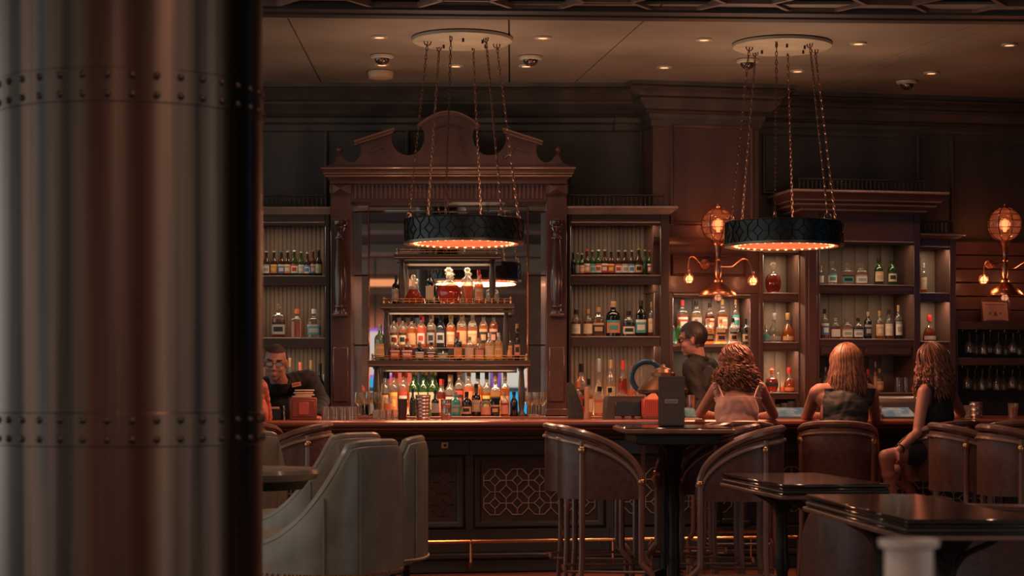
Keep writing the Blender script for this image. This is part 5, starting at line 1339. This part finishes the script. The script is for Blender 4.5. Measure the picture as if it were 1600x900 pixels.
# bar-top ice tools at the left end
q=onbar(427,.36); s=q.y/F
t=thing('bar_caddy','black caddy with pale lid at the left end of the bar','caddy',ID,q); OFF[t.name]=Vector(); t.rotation_euler=(0,0,ANG)
part('box',MB().box(-9*s,12*s,-.05,.05,0,.075,.004),blackp,t)
part('lid',MB().box(-10*s,9*s,-.055,.055,.075,.092,.003),mat('tan_lid',(.42,.24,.15),.5),t)
part('bottle_pourer',MB().lathe([(.02,0),(.02,.05),(.008,.07),(.006,.10)],10,(17*s,0,0)),steel,t)

# ---- hanging stemware, certificate
for r_,(yb,pxs) in enumerate(((515,(1515,1526,1537,1547,1560,1572,1583,1594,1605,1616)),(571,(1512,1523,1535,1546,1558,1568,1582,1594,1606)))):
    for k,px in enumerate(pxs):
        dd=-.24+.10*(k%2); u=W.u(px,dd); q=W.w(u,dd,Zg(yb)-.016)
        me=stem('wine',.19,.036) if k%3 else stem('goblet',.175,.045)
        gl_thing('hanging_wine_glass',me,q,f"upside-down wine glass hanging under the {'upper' if r_==0 else 'lower'} rack shelf, {ORD[k]} from left",'glass','wine glasses hanging in the rack',(PI,0,0))
q=W.w(W.u(1556,-.2),-.2,Zg(503)); s=q.y/F
t=thing('framed_certificate','framed certificate leaning on top of the glass rack','picture',ID,q); OFF[t.name]=Vector(); t.rotation_euler=(-.16,0,ANG)
part('frame',MB().sweep([(-24*s,0),(24*s,0),(24*s,36*s),(-24*s,36*s)],[(0,0),(0,.014),(-.012,.016),(-.014,0)],closed=True),woodrh,t)
for ch in t.children:
    for v in ch.data.vertices: x,y,z=v.co; v.co=(x,-z,y)
part('sheet',MB().box(-23*s,23*s,-.006,0,.004,35*s),mat('certificate_paper',(.55,.30,.22),.6),t)
ink=mat('certificate_ink',(.16,.06,.05),.6); mb=MB()
mb.box(-17*s,17*s,-.008,-.006,28*s,29*s).box(-16*s,17*s,-.008,-.006,3*s,4*s)
mb.prism([(-3*s,10*s),(-1*s,10*s),(0,13*s),(1*s,10*s),(3*s,10*s),(1*s,17*s),(-1*s,17*s)],-.008,-.006)
mb.box(-10*s,-8*s,-.008,-.006,13*s,16*s).box(8*s,10*s,-.008,-.006,13*s,16*s)
part('printed_marks',mb,ink,t)

# ================================================================== table lamp glass in the near foreground
q=Vector((wx(1420,2.75),2.75,.75))
t=thing('side_table','small table just below the picture in the near foreground','table',ID,(q.x,q.y,0)); OFF[t.name]=Vector()
part('table_top',MB().lathe([(0,.72),(.25,.72),(.26,.735),(.25,.75),(0,.75)],32),tblm,t)
part('pedestal',MB().lathe([(.18,0),(.17,.03),(.03,.06),(.03,.70),(.1,.72)],16),iron,t)
t=thing('candle_holder','blurred pale frosted glass candle holder in the near foreground','candle holder',ID,q); OFF[t.name]=Vector()
s=2.75/F; z1=wz(843,2.75)-.75; z2=wz(858,2.75)-.75
mm=mat('frosted_white_glass',(.62,.46,.38),.35,var=.05,scale=8)
part('bowl',MB().lathe([(0,.01),(30*s,.01),(36*s,.05),(38*s,z2-.05),(38*s,z2),(36*s,z2),(34*s,.06),(0,.03)],24),mm,t)
part('rim',MB().lathe([(38*s,z2),(47*s,z2+.004),(48*s,z1),(45*s,z1),(44*s,z2+.008),(36*s,z2)],24),mat('frosted_rim',(.66,.52,.44),.2),t)
part('base',MB().lathe([(0,.001),(.03,.001),(.028,.01),(0,.012)],20),mm,t)
# ================================================================== people
skinm=mat('skin',(.40,.195,.145),.5,var=.08,scale=14)
def rotZ(a): return Matrix.Rotation(a,3,'Z')
class Fig:
    def __init__(s): s.p=[]
    def cap(s,tag_,p0,r0,p1,r1): s.p.append(('c',tag_,Vector(p0),r0,Vector(p1),r1))
    def ell(s,tag_,c,r,m=None): s.p.append(('e',tag_,Vector(c),r,m or Matrix.Identity(3)))
    def build(s,name,label,base,voxel=.0065,smooth=5):
        mb=MB()
        for q in s.p:
            if q[0]=='c':
                _,_,a,r0,b,r1=q
                mb.ball(a,r0,12,8); mb.ball(b,r1,12,8)
                if (b-a).length>1e-4: mb.tube([a,b],[r0,r1],14)
            else: mb.ball(q[2],q[3],16,12,q[4].to_4x4())
        b_=Vector(base); mb.v=[tuple(Vector(v)-b_) for v in mb.v]
        o=bpy.data.objects.new('tmp',mb.mesh('tmp',[skinm],0)); COL.objects.link(o)
        r=o.modifiers.new('r','REMESH'); r.mode='VOXEL'; r.voxel_size=voxel
        sm=o.modifiers.new('s','SMOOTH'); sm.factor=.5; sm.iterations=smooth
        dg=bpy.context.evaluated_depsgraph_get(); dg.update()
        me=bpy.data.meshes.new_from_object(o.evaluated_get(dg)); me.name=name
        bpy.data.objects.remove(o)
        me.shade_smooth(); 
        if not me.materials: me.materials.append(skinm)
        n=len(me.vertices); co=np.empty(n*3); me.vertices.foreach_get('co',co); s.co=co.reshape(-1,3); s.wco=s.co+np.array(b_)
        nr=np.empty(n*3); me.vertices.foreach_get('normal',nr); s.nr=nr.reshape(-1,3)
        D=[]; tags=[]
        for q in s.p:
            if q[0]=='c':
                a=np.array(q[2]);b=np.array(q[4]);ab=b-a;L2=max(1e-9,ab@ab)
                t=np.clip(((s.wco-a)@ab)/L2,0,1); D.append(np.linalg.norm(s.wco-(a+t[:,None]*ab),axis=1)-(q[3]+(q[5]-q[3])*t))
            else:
                m=np.array(q[4]); l=(s.wco-np.array(q[2]))@m; rr=np.array(q[3]); D.append((np.linalg.norm(l/rr,axis=1)-1)*rr.min())
            tags.append(q[1])
        s.tag=np.array(tags)[np.argmin(np.array(D),axis=0)]
        s.me=me; s.obj=obj(name,me,loc=base); tag(s.obj,label,'person'); return s.obj
    def wear(s,name,mask,off,m,th=.0,label=None,wob=0):
        me=s.me; idx=-np.ones(len(s.co),int); keep=[]
        fs=[]
        for p in me.polygons:
            if all(mask[v] for v in p.vertices): fs.append(tuple(p.vertices))
        used=sorted({v for f in fs for v in f}); 
        if not used: return None
        for i,v in enumerate(used): idx[v]=i
        offv=off
        if wob:
            c=s.wco; offv=off+wob*(np.sin(c[:,2]*70+4*np.sin(c[:,0]*23))*np.sin(c[:,0]*41+c[:,1]*37)+1)[:,None]
        P=(s.co+s.nr*offv)[used]
        m2=bpy.data.meshes.new(name); m2.from_pydata([tuple(v) for v in P],[],[tuple(idx[v] for v in f) for f in fs]); m2.materials.append(m); m2.shade_smooth()
        o=obj(name,m2,s.obj)
        if th: sd=o.modifiers.new('solid','SOLIDIFY'); sd.thickness=th; sd.offset=-1
        if label: o['label']=label
        return o
    def wear2(s,name,mask,off,m,side):
        for sg in (1,-1): s.wear(name,mask&(side*sg>0),off,m)
    def head(s,H,yaw,pitch=0,roll=0,k=1.):
        M=Matrix.Translation(H)@Matrix.Rotation(yaw,4,'Z')@Matrix.Rotation(pitch,4,'X')@Matrix.Rotation(roll,4,'Y')@Matrix.Scale(k,4)
        s.M=M; R=M.to_3x3().normalized()
        E=lambda c,r: s.ell('head',M@Vector(c),[x*k for x in r],R)
        E((0,-.012,.030),(.076,.096,.092)); E((0,.018,-.045),(.063,.070,.078)); E((0,.062,-.098),(.026,.022,.020))
        s.cap('head',M@Vector((0,.088,.016)),.010*k,M@Vector((0,.110,-.026)),.0135*k)
        for x in(-1,1): E((x*.012,.098,-.032),(.010,.010,.008)); E((x*.078,-.005,-.010),(.012,.022,.032)); E((x*.036,.062,-.032),(.026,.024,.026))
        E((0,.074,.030),(.054,.020,.013)); E((0,.084,-.064),(.023,.011,.006)); E((0,.083,-.076),(.020,.011,.006))
    def hloc(s):
        Mi=np.array(s.M.inverted()); return s.wco@Mi[:3,:3].T+Mi[:3,3]
    def eyes(s):
        for x in(-1,1):
            c=s.M@Vector((x*.031,.0795,.006))-s.obj.location
            e=obj('eye',MB().ball((0,0,0),.0115,10,8).mesh('eye',[mat('eye_white',(.62,.52,.48),.25)],60),s.obj,c)
            obj('iris',MB().ball((0,0,0),.006,8,6).mesh('iris',[mat('iris',(.03,.02,.015),.2)],60),e,(s.M.to_3x3()@Vector((0,.0075,-.001))))
    def torso(s,P,C,N,Sl,Sr,yaw,w=1.):
        R=rotZ(yaw); P,C,N,Sl,Sr=map(Vector,(P,C,N,Sl,Sr))
        s.ell('torso',P,(.165*w,.12*w,.12),R); s.ell('torso',(P+C)/2,(.135*w,.105*w,.17),R); s.ell('torso',C,(.150*w,.112*w,.16),R)
        s.cap('torso',Sl*.88+N*.12,.056*w,Sr*.88+N*.12,.056*w)
        for S_ in(Sl,Sr):
            s.cap('torso',N-Vector((0,0,.02)),.05,S_*.8+N*.2,.05*w); s.cap('torso',C,.10*w,S_*.75+C*.25,.055*w)
        s.N=N
    def neck(s,r=.052):
        s.cap('neck',s.N-Vector((0,0,.02)),r*1.06,s.M@Vector((0,-.015,-.05)),r)
    def arm(s,S_,E_,Wr,hd,nrm,k=1.,curl=.5):
        S_,E_,Wr=map(Vector,(S_,E_,Wr))
        s.cap('uarm',S_,.053*k,E_,.041*k); s.cap('farm',E_,.040*k,Wr,.026*k)
        s.ell('farm',E_*.72+Wr*.28,(.041*k,.041*k,.041*k))
        d=Vector(hd).normalized(); n=Vector(nrm); n=(n-d*n.dot(d)).normalized(); sd=d.cross(n)
        m=Matrix((sd,d,n)).transposed()
        s.ell('hand',Wr+d*.05,(.040,.052,.016),m)
        for i,(o_,ln) in enumerate(((-.029,.062),(-.010,.074),(.010,.070),(.029,.054))):
            a=Wr+d*.085+sd*o_; d2=(d*math.cos(curl)-n*math.sin(curl)).normalized(); d3=(d*math.cos(2*curl)-n*math.sin(2*curl)).normalized()
            b=a+d*.02+d2*ln*.35; c=b+d3*ln*.5
            s.cap('hand',a,.0095,b,.009); s.cap('hand',b,.009,c,.0075)
        a=Wr+d*.03-sd*.034; b=a+(d*.6-sd*.6-n*.3).normalized()*.035; s.cap('hand',a,.0115,b,.010); s.cap('hand',b,.010,b+(d*.9-n*.3).normalized()*.03,.008)
    def leg(s,h,k,a,toe,m=1.):
        h,k,a,toe=map(Vector,(h,k,a,toe))
        s.cap('thigh',h,.086*m,k,.056*m); s.cap('shin',k,.054*m,a,.036*m); s.ell('shin',k*.7+a*.3,(.055*m,.055*m,.055*m)); s.cap('foot',a,.038,toe,.028)
def hair(f,name,m,n,length,spread,curl,rad,thick,seed,front=2.2,part=.0,fullness=1.,down=None):
    """locks of hair grown from the crown, over the skull and down"""
    rnd=random.Random(seed); mb=MB(); M=f.M; base=f.obj.location
    mb.ball((0,0,0),(1,1,1),4,3); mb.v=[];mb.f=[];mb.mi=[]
    capb=MB().ball((0,-.022,.024),(.086,.097,.100),20,14); 
    mb.add([M@Vector(v)-base for v in capb.v],capb.f)
    for i in range(n):
        ph=rnd.uniform(-front,front); th0=1.2*rnd.random()**1.6; kk=rnd.uniform(1.02,1.18)*fullness
        ln=length*rnd.uniform(.82,1.06); fr=rnd.uniform(.8,1.25); p0=rnd.uniform(0,6.28); cz=rnd.uniform(.6,1.2)
        pts=[]; N=20 if curl>0.004 else 13
        thE=1.75
        # arc over the skull
        na=11 if curl>.01 else 6
        for k in range(na):
            th=th0+(thE-th0)*k/(na-1); x=.090*kk*math.sin(th)*math.sin(ph); y=-.022-.100*kk*math.sin(th)*math.cos(ph); z=.026+.106*kk*math.cos(th)
            pts.append(M@Vector((x,y,z)))
        end=pts[-1]; out=(M.to_3x3()@Vector((math.sin(ph),-math.cos(ph),0))).normalized(); out.z=0
        L_=max(.05,ln-.10*(1.6-th0))
        for k in range(1,N+1):
            q=k/N; pts.append(end+Vector((0,0,-1))*L_*q+out*(spread*(q**1.1)*rnd.uniform(.9,1.1)+.01*q))
        if curl:
            for k in range(1,len(pts)):
                a=p0+k*.9*fr; amp=curl*cz*min(1,(k+2)/5); pts[k]=pts[k]+Vector((math.cos(a)*amp,math.sin(a)*amp*.8,math.sin(a*.7)*amp*.4))
        r=[thick*(.55+.45*math.sin(PI*min(1,(k+1.5)/len(pts)))) for k in range(len(pts))]; r[-1]*=.3
        mb.tube([p-base for p in pts],r,5)
    return obj(name,mb.mesh(name,[m],60),f.obj)
clothb=mat('black_shirt',(.010,.0095,.0095),.75,var=.3,scale=40,bump=.25,dist=.004)
def SIDE(f,P):
    m=f.wco[f.tag=='foot']; c=m.mean(0); sp=m.std(0)
    ax=0 if sp[0]>sp[1] or True else 1
    return f.wco[:,ax]-c[ax]
clothd=mat('dark_trousers',(.016,.016,.018),.8)
def glasses(f,frame_m,lens_m,k=1.):
    M=f.M; b=f.obj.location; mb=MB(); T=lambda p:(M@Vector(p)-b)
    for x in(-1,1):
        pts=[(x*.033+.0235*math.cos(a)*(1+.12*math.cos(a)**2),.103-.006*abs(math.cos(a)),.006+.016*math.sin(a)) for a in [2*PI*i/16 for i in range(16)]]
        mb.tube([T(p) for p in pts],.0022*k,5,True)
        mb.tube([T((x*.058,.098,.010)),T((x*.082,.06,.010)),T((x*.084,-.005,.008))],.0022*k,5)
    mb.tube([T((-.010,.106,.010)),T((0,.108,.012)),T((.010,.106,.010))],.002*k,5)
    g=obj('eyeglasses',mb.mesh('eyeglasses',[frame_m],60),f.obj)
    lb=MB()
    for x in(-1,1):
        lb.add([T((x*.033+.023*math.cos(a),.103,.006+.0155*math.sin(a))) for a in [2*PI*i/16 for i in range(16)]],[tuple(range(16))])
    obj('lens',lb.mesh('lens',[lens_m],0),g)

# ---- leaning bartender at the left
f=Fig(); D0=15.0
P=PP(452,705,15.42); P.z=.98; C=PP(446,634,15.22); N=PP(438,598,15.02)
Sl=PP(405,607,15.05); Sr=PP(484,594,15.10)
f.torso(P,C,N,Sl,Sr,0,1.22); f.head(PP(430,566,14.86),PI+.05,-.22,-.06,1.08); f.neck(.062)
f.arm(Sr,PP(503,628,15.0),PP(499,652,14.50),(-.5,-.8,-.1),(0,0,1),1.12)
f.arm(Sl,PP(398,636,14.95),PP(412,652,14.48),(.4,-.8,-.1),(0,0,1),1.12)
for sx in(-1,1): f.leg(P+Vector((sx*.09,0,-.03)),Vector((P.x+sx*.10,15.30,.50)),Vector((P.x+sx*.10,15.36,.07)),Vector((P.x+sx*.11,15.18,.035)))
o=f.build('person','bartender with glasses and black shirt leaning over the bar at the left',(P.x,P.y,0))
h=f.hloc(); T=f.tag; body=np.isin(T,['torso','uarm','farm'])
neckline=h[:,2]<-.10
f.wear('shirt',body|((T=='neck')&(f.wco[:,2]<N.z+.0)),.012,clothb,.004,wob=.003)
f.wear('trousers',np.isin(T,['thigh','shin'])|((T=='torso')&(f.wco[:,2]<1.0)),.018,clothd)
f.wear2('shoe',T=='foot',.008,blackp,SIDE(f,P))
hd=T=='head'
f.wear('hair',hd&((h[:,2]>.075)|((h[:,1]<.0)&(h[:,2]>.01)&(abs(h[:,0])<.09)&(h[:,1]<.03)))&(h[:,1]<.085),.004,mat('cropped_hair',(.035,.018,.013),.7))
f.wear('beard',hd&(h[:,2]<-.078)&(h[:,1]>.02)&(abs(h[:,0])<.045),.003,mat('grey_goatee',(.22,.14,.11),.8))
f.wear2('eyebrow',hd&(h[:,1]>.07)&(h[:,2]>.026)&(h[:,2]<.037)&(abs(h[:,0])>.012)&(abs(h[:,0])<.052),.003,mat('brow_hair',(.03,.018,.014),.8),h[:,0])
f.eyes(); glasses(f,mat('thin_frame',(.05,.05,.05),.3,.8),mat('lens_glare',(.30,.33,.33),.25))  # pale lens colour stands in for reflected glare
col_=MB(); 
col_.tube([N+Vector((.07*math.cos(a),.02+.075*math.sin(a),.01+.015*math.sin(a)))-o.location for a in [2*PI*i/20 for i in range(20)]],.014,6,True)
obj('collar',col_.mesh('collar',[clothb],60),o)
q=PP(463,601,14.965)-o.location
nt_=obj('name_tag',MB().box(-.035,.035,-.004,.004,-.017,.017,.003).mesh('name_tag',[mat('tag_copper',(.55,.20,.14),.4)],0),o,q,(-.25,-.2,0)); nt_['label']='small copper-coloured name tag'
mb=MB()
for k in range(6): mb.box(-.026+k*.009,-.026+k*.009+.005,-.0055,-.004,-.005,.005)
obj('tag_lettering',mb.mesh('tag_lettering',[mat('tag_ink',(.18,.06,.05),.5)],0),nt_)

# ---- standing bartender in profile
f=Fig()
P=PP(1098,700,15.22); P.z=1.0; C=PP(1096,603,15.22); N=PP(1091,560,15.22)
Sl=PP(1080,577,15.06); Sr=PP(1108,574,15.42)
f.torso(P,C,N,Sl,Sr,1.15,1.12); f.head(PP(1082,530,15.2),1.45,-.16,0,1.06); f.neck(.058)
f.arm(Sl,PP(1094,632,15.0),PP(1078,650,14.85),(-.8,-.2,-.2),(0,0,1),1.1)
f.arm(Sr,PP(1118,630,15.45),PP(1092,648,15.3),(-.8,-.4,-.2),(0,0,1),1.1)
for sx in(-1,1): f.leg(P+Vector((0,sx*.09,-.03)),Vector((P.x-.02,15.22+sx*.10,.50)),Vector((P.x,15.22+sx*.10,.07)),Vector((P.x-.17,15.22+sx*.1,.035)))
o=f.build('person','dark-haired bartender in black shirt standing in profile behind the bar',(P.x,P.y,0))
h=f.hloc(); T=f.tag
f.wear('shirt',np.isin(T,['torso','uarm','farm'])|((T=='neck')&(f.wco[:,2]<N.z+.015)),.013,clothb,.004,wob=.003)
f.wear('trousers',np.isin(T,['thigh','shin'])|((T=='torso')&(f.wco[:,2]<1.0)),.018,clothd); f.wear2('shoe',T=='foot',.008,blackp,SIDE(f,P))
hd=T=='head'
f.wear('hair',(hd|(T=='neck'))&(((h[:,2]>.062)&(h[:,1]<.085))|((h[:,1]<-.012)&(h[:,2]>-.065))|((h[:,2]>.012)&(h[:,1]<.045)&(abs(h[:,0])>.05))),.011,mat('black_hair',(.014,.010,.009),.5,var=.4,scale=60,stretch=(1,1,.3),bump=.4))
f.eyes(); glasses(f,mat('black_frame',(.012,.012,.012),.3),glass('spectacle_lens',(.8,.8,.8),.85),1.7)
mb=MB(); mb.tube([N+Vector((-.005+.075*math.cos(a),.07*math.sin(a),.012-.02*math.cos(a)))-o.location for a in [2*PI*i/20 for i in range(20)]],.015,6,True)
obj('collar',mb.mesh('collar',[clothb],60),o)

# ---- seated women at the bar
def seat_legs(f,P,fy,hipw=.10,ktilt=0,fx=0):
    for sx in(-1,1):
        k=P+Vector((sx*.11+fx,fy,-.02)); a=Vector((k.x,k.y-.02,.36)); f.leg(P+Vector((sx*hipw,0,-.01)),k,a,a+Vector((0,.14,-.03)))
# curly hair, pale ruffled top
f=Fig()
P=PP(1152,0,13.78); P.z=.885; C=PP(1151,0,13.86); C.z=1.145; N=PP(1151,0,13.95); N.z=1.345
Sl=PP(1120,606,13.95); Sr=PP(1187,606,13.95)
f.torso(P,C,N,Sl,Sr,0,.97); f.head(Vector((wx(1150,14.0),14.0,1.47)),.1,-.25); f.neck(.046)
f.arm(Sl,PP(1094,646,14.30),PP(1116,649,14.48),(1,.3,0),(0,0,1),.88); f.arm(Sr,PP(1209,648,14.32),PP(1188,650,14.5),(-1,.3,0),(0,0,1),.88)
seat_legs(f,P,.38)
o=f.build('person','woman with curly auburn hair and pale strappy top at the bar',(P.x,P.y,0))
T=f.tag; tz=f.wco[:,2]
pale=mat('pale_satin',(.46,.25,.20),.5,var=.1,scale=20,bump=.2,sheen=.3)
ztop=wz(620,13.85)
f.wear('top',(T=='torso')&(tz<ztop)&(tz>.93),.010,pale,.004,wob=.002)
f.wear('trousers',np.isin(T,['thigh','shin'])|((T=='torso')&(tz<.95)),.010,clothd); f.wear2('shoe',T=='foot',.006,blackp,SIDE(f,P))
mb=MB(); bl=o.location
for a,b in ((1130,1122),(1178,1186)):
    mb.tube(smooth_path([PP(a,622,13.735)-bl,PP((a+b)/2,610,13.80)-bl,PP(b,601,13.90)-bl,PP(b,601,13.99)-bl],4),.005,5)
obj('straps',mb.mesh('straps',[pale],60),o)
rnd=random.Random(3)
for a in (1117,1189):
    mb=MB()
    for k in range(9):
        y=600+k*2.6; x=a+(.9*k if a<1150 else -.9*k)*.8
        c=PP(x,y,13.885)-bl; mb.ball(c,(.018+.006*rnd.random(),.014,.012),8,6,Matrix.Rotation(rnd.uniform(-1,1),4,'Y'))
    obj('ruffle',mb.mesh('ruffle',[pale],60),o)
hair(f,'hair',mat('auburn_hair',(.22,.085,.045),.42,var=.5,scale=30),360,.275,.05,.015,0,.0066,11,front=2.5,fullness=1.06)
# straight long hair, dark patterned top
f=Fig()
P=PP(1316,0,13.92); P.z=.885; C=PP(1318,0,14.0); C.z=1.14; N=PP(1320,0,14.08); N.z=1.34
Sl=PP(1276,614,14.06); Sr=PP(1361,614,14.1)
f.torso(P,C,N,Sl,Sr,0,1.12); f.head(Vector((wx(1322,14.12),14.12,1.478)),.0,-.16); f.neck(.048)
f.arm(Sl,PP(1260,652,14.48),PP(1290,650,14.66),(1,.3,0),(0,0,1),1.02); f.arm(Sr,PP(1367,652,14.5),PP(1345,650,14.68),(-1,.3,0),(0,0,1),1.02)
seat_legs(f,P,.38)
o=f.build('person','woman with long straight fair hair and dark patterned top at the bar',(P.x,P.y,0))
T=f.tag; tz=f.wco[:,2]; txp=(f.wco[:,0]/f.wco[:,1])*F+800
pm=bpy.data.materials.new('patterned_top'); pm.use_nodes=True; nt=pm.node_tree; b=nt.nodes['Principled BSDF']; b.inputs['Roughness'].default_value=.7
tc=nt.nodes.new('ShaderNodeTexCoord'); wv=nt.nodes.new('ShaderNodeTexWave'); wv.bands_direction='Z'; wv.inputs['Scale'].default_value=4.2; wv.inputs['Distortion'].default_value=7; wv.inputs['Detail Scale'].default_value=1.6
cr=nt.nodes.new('ShaderNodeValToRGB'); cr.color_ramp.interpolation='CONSTANT'; cr.color_ramp.elements[0].color=(.012,.020,.022,1); cr.color_ramp.elements[1].position=.82; cr.color_ramp.elements[1].color=(.055,.05,.045,1)
nt.links.new(tc.outputs['Object'],wv.inputs['Vector']); nt.links.new(wv.outputs['Color'],cr.inputs[0]); nt.links.new(cr.outputs[0],b.inputs['Base Color'])
f.wear('top',(T=='torso')&(tz>.93)&(tz<wz(607,14.0))&((txp>1287)|(tz<1.10))&(txp<1372),.010,pm,.004,wob=.003)
f.wear('trousers',np.isin(T,['thigh','shin'])|((T=='torso')&(tz<.95)),.010,clothd); f.wear2('shoe',T=='foot',.006,blackp,SIDE(f,P))
hair(f,'hair',mat('fair_hair',(.24,.115,.068),.38,var=.5,scale=30),300,.36,.03,.0035,0,.0068,12,front=2.3,fullness=1.08)
# woman turned to the left
f=Fig()
P=PP(1464,0,13.98); P.z=.885; C=PP(1462,0,14.0); C.z=1.13; N=PP(1463,0,14.02); N.z=1.345
Sl=PP(1444,613,13.88); Sr=PP(1482,609,14.2); yw=.85
f.torso(P,C,N,Sl,Sr,yw,.98); f.head(Vector((wx(1452,14.02),14.02,1.478)),.95,-.14); f.neck(.046)
f.arm(Sl,PP(1434,676,13.80),PP(1404,703,13.62),(-.7,-.2,-.55),(-.3,-.6,.7),.92); f.arm(Sr,PP(1502,646,14.66),PP(1482,650,14.8),(-.9,.3,0),(0,0,1),.88)
kL=PP(1384,714,13.60); f.leg(P+Vector((-.06,-.08,-.01)),kL,PP(1398,800,13.72),PP(1388,808,13.62),.95)
kR=PP(1398,738,13.95); f.leg(P+Vector((-.02,.09,-.01)),kR,PP(1428,772,14.05),PP(1432,800,14.0),.9)
o=f.build('person','woman turned to the left with wavy brown hair and black sleeveless top',(P.x,P.y,0))
T=f.tag; tz=f.wco[:,2]
blk=mat('black_knit',(.016,.017,.018),.8,var=.3,scale=50,bump=.3)
f.wear('top',(T=='torso')&(tz>.92)&(tz<wz(603,14.0)),.010,blk,.004,wob=.002)
f.wear('shorts',((T=='torso')&(tz<.95))|((T=='thigh')&((f.wco[:,0]/f.wco[:,1]*F+800)>1418)),.012,blk,.004)
f.wear2('shoe',T=='foot',.006,blackp,SIDE(f,P))
w3=PP(1404,703,13.62); d_=(w3-PP(1434,676,13.80)).normalized(); mq=d_.to_track_quat('Z','Y').to_matrix().to_4x4()
obj('bracelet',MB().ring(w3-d_*.02-o.location,.032,.005,18,5,mq).mesh('bracelet',[iron],60),o)
hair(f,'hair',mat('brown_hair',(.18,.075,.042),.40,var=.5,scale=30),280,.33,.03,.008,0,.007,13,front=2.2,fullness=1.08)
# person in red, mostly behind the column
f=Fig()
P=PP(382,0,13.45); P.z=.885; C=PP(382,0,13.5); C.z=1.14; N=PP(382,0,13.52); N.z=1.36
Sl=PP(352,608,13.5); Sr=PP(404,607,13.5)
f.torso(P,C,N,Sl,Sr,0,1.0); f.head(Vector((wx(378,13.55),13.55,1.49)),.3,-.1); f.neck(.05)
f.arm(Sl,PP(345,650,13.85),PP(370,652,14.0),(1,.3,0),(0,0,1)); f.arm(Sr,PP(413,652,13.86),PP(398,652,14.0),(-1,.4,0),(0,0,1))
seat_legs(f,P,.36)
o=f.build('person','person in a red striped sleeve, mostly hidden by the column',(P.x,P.y,0))
T=f.tag; tz=f.wco[:,2]
f.wear('shirt',np.isin(T,['torso','uarm','farm'])&(tz>.9),.012,mat('red_striped_cloth',(.50,.13,.09),.7,var=.5,scale=14,stretch=(1,1,2.5),bump=.3),.004,wob=.003)
f.wear('trousers',np.isin(T,['thigh','shin'])|((T=='torso')&(tz<.95)),.010,clothd); f.wear2('shoe',T=='foot',.006,blackp,SIDE(f,P))
h=f.hloc(); f.wear('hair',(T=='head')&((h[:,2]>.06)|((h[:,1]<.0)&(h[:,2]>-.06))),.012,MATS['black_hair'])
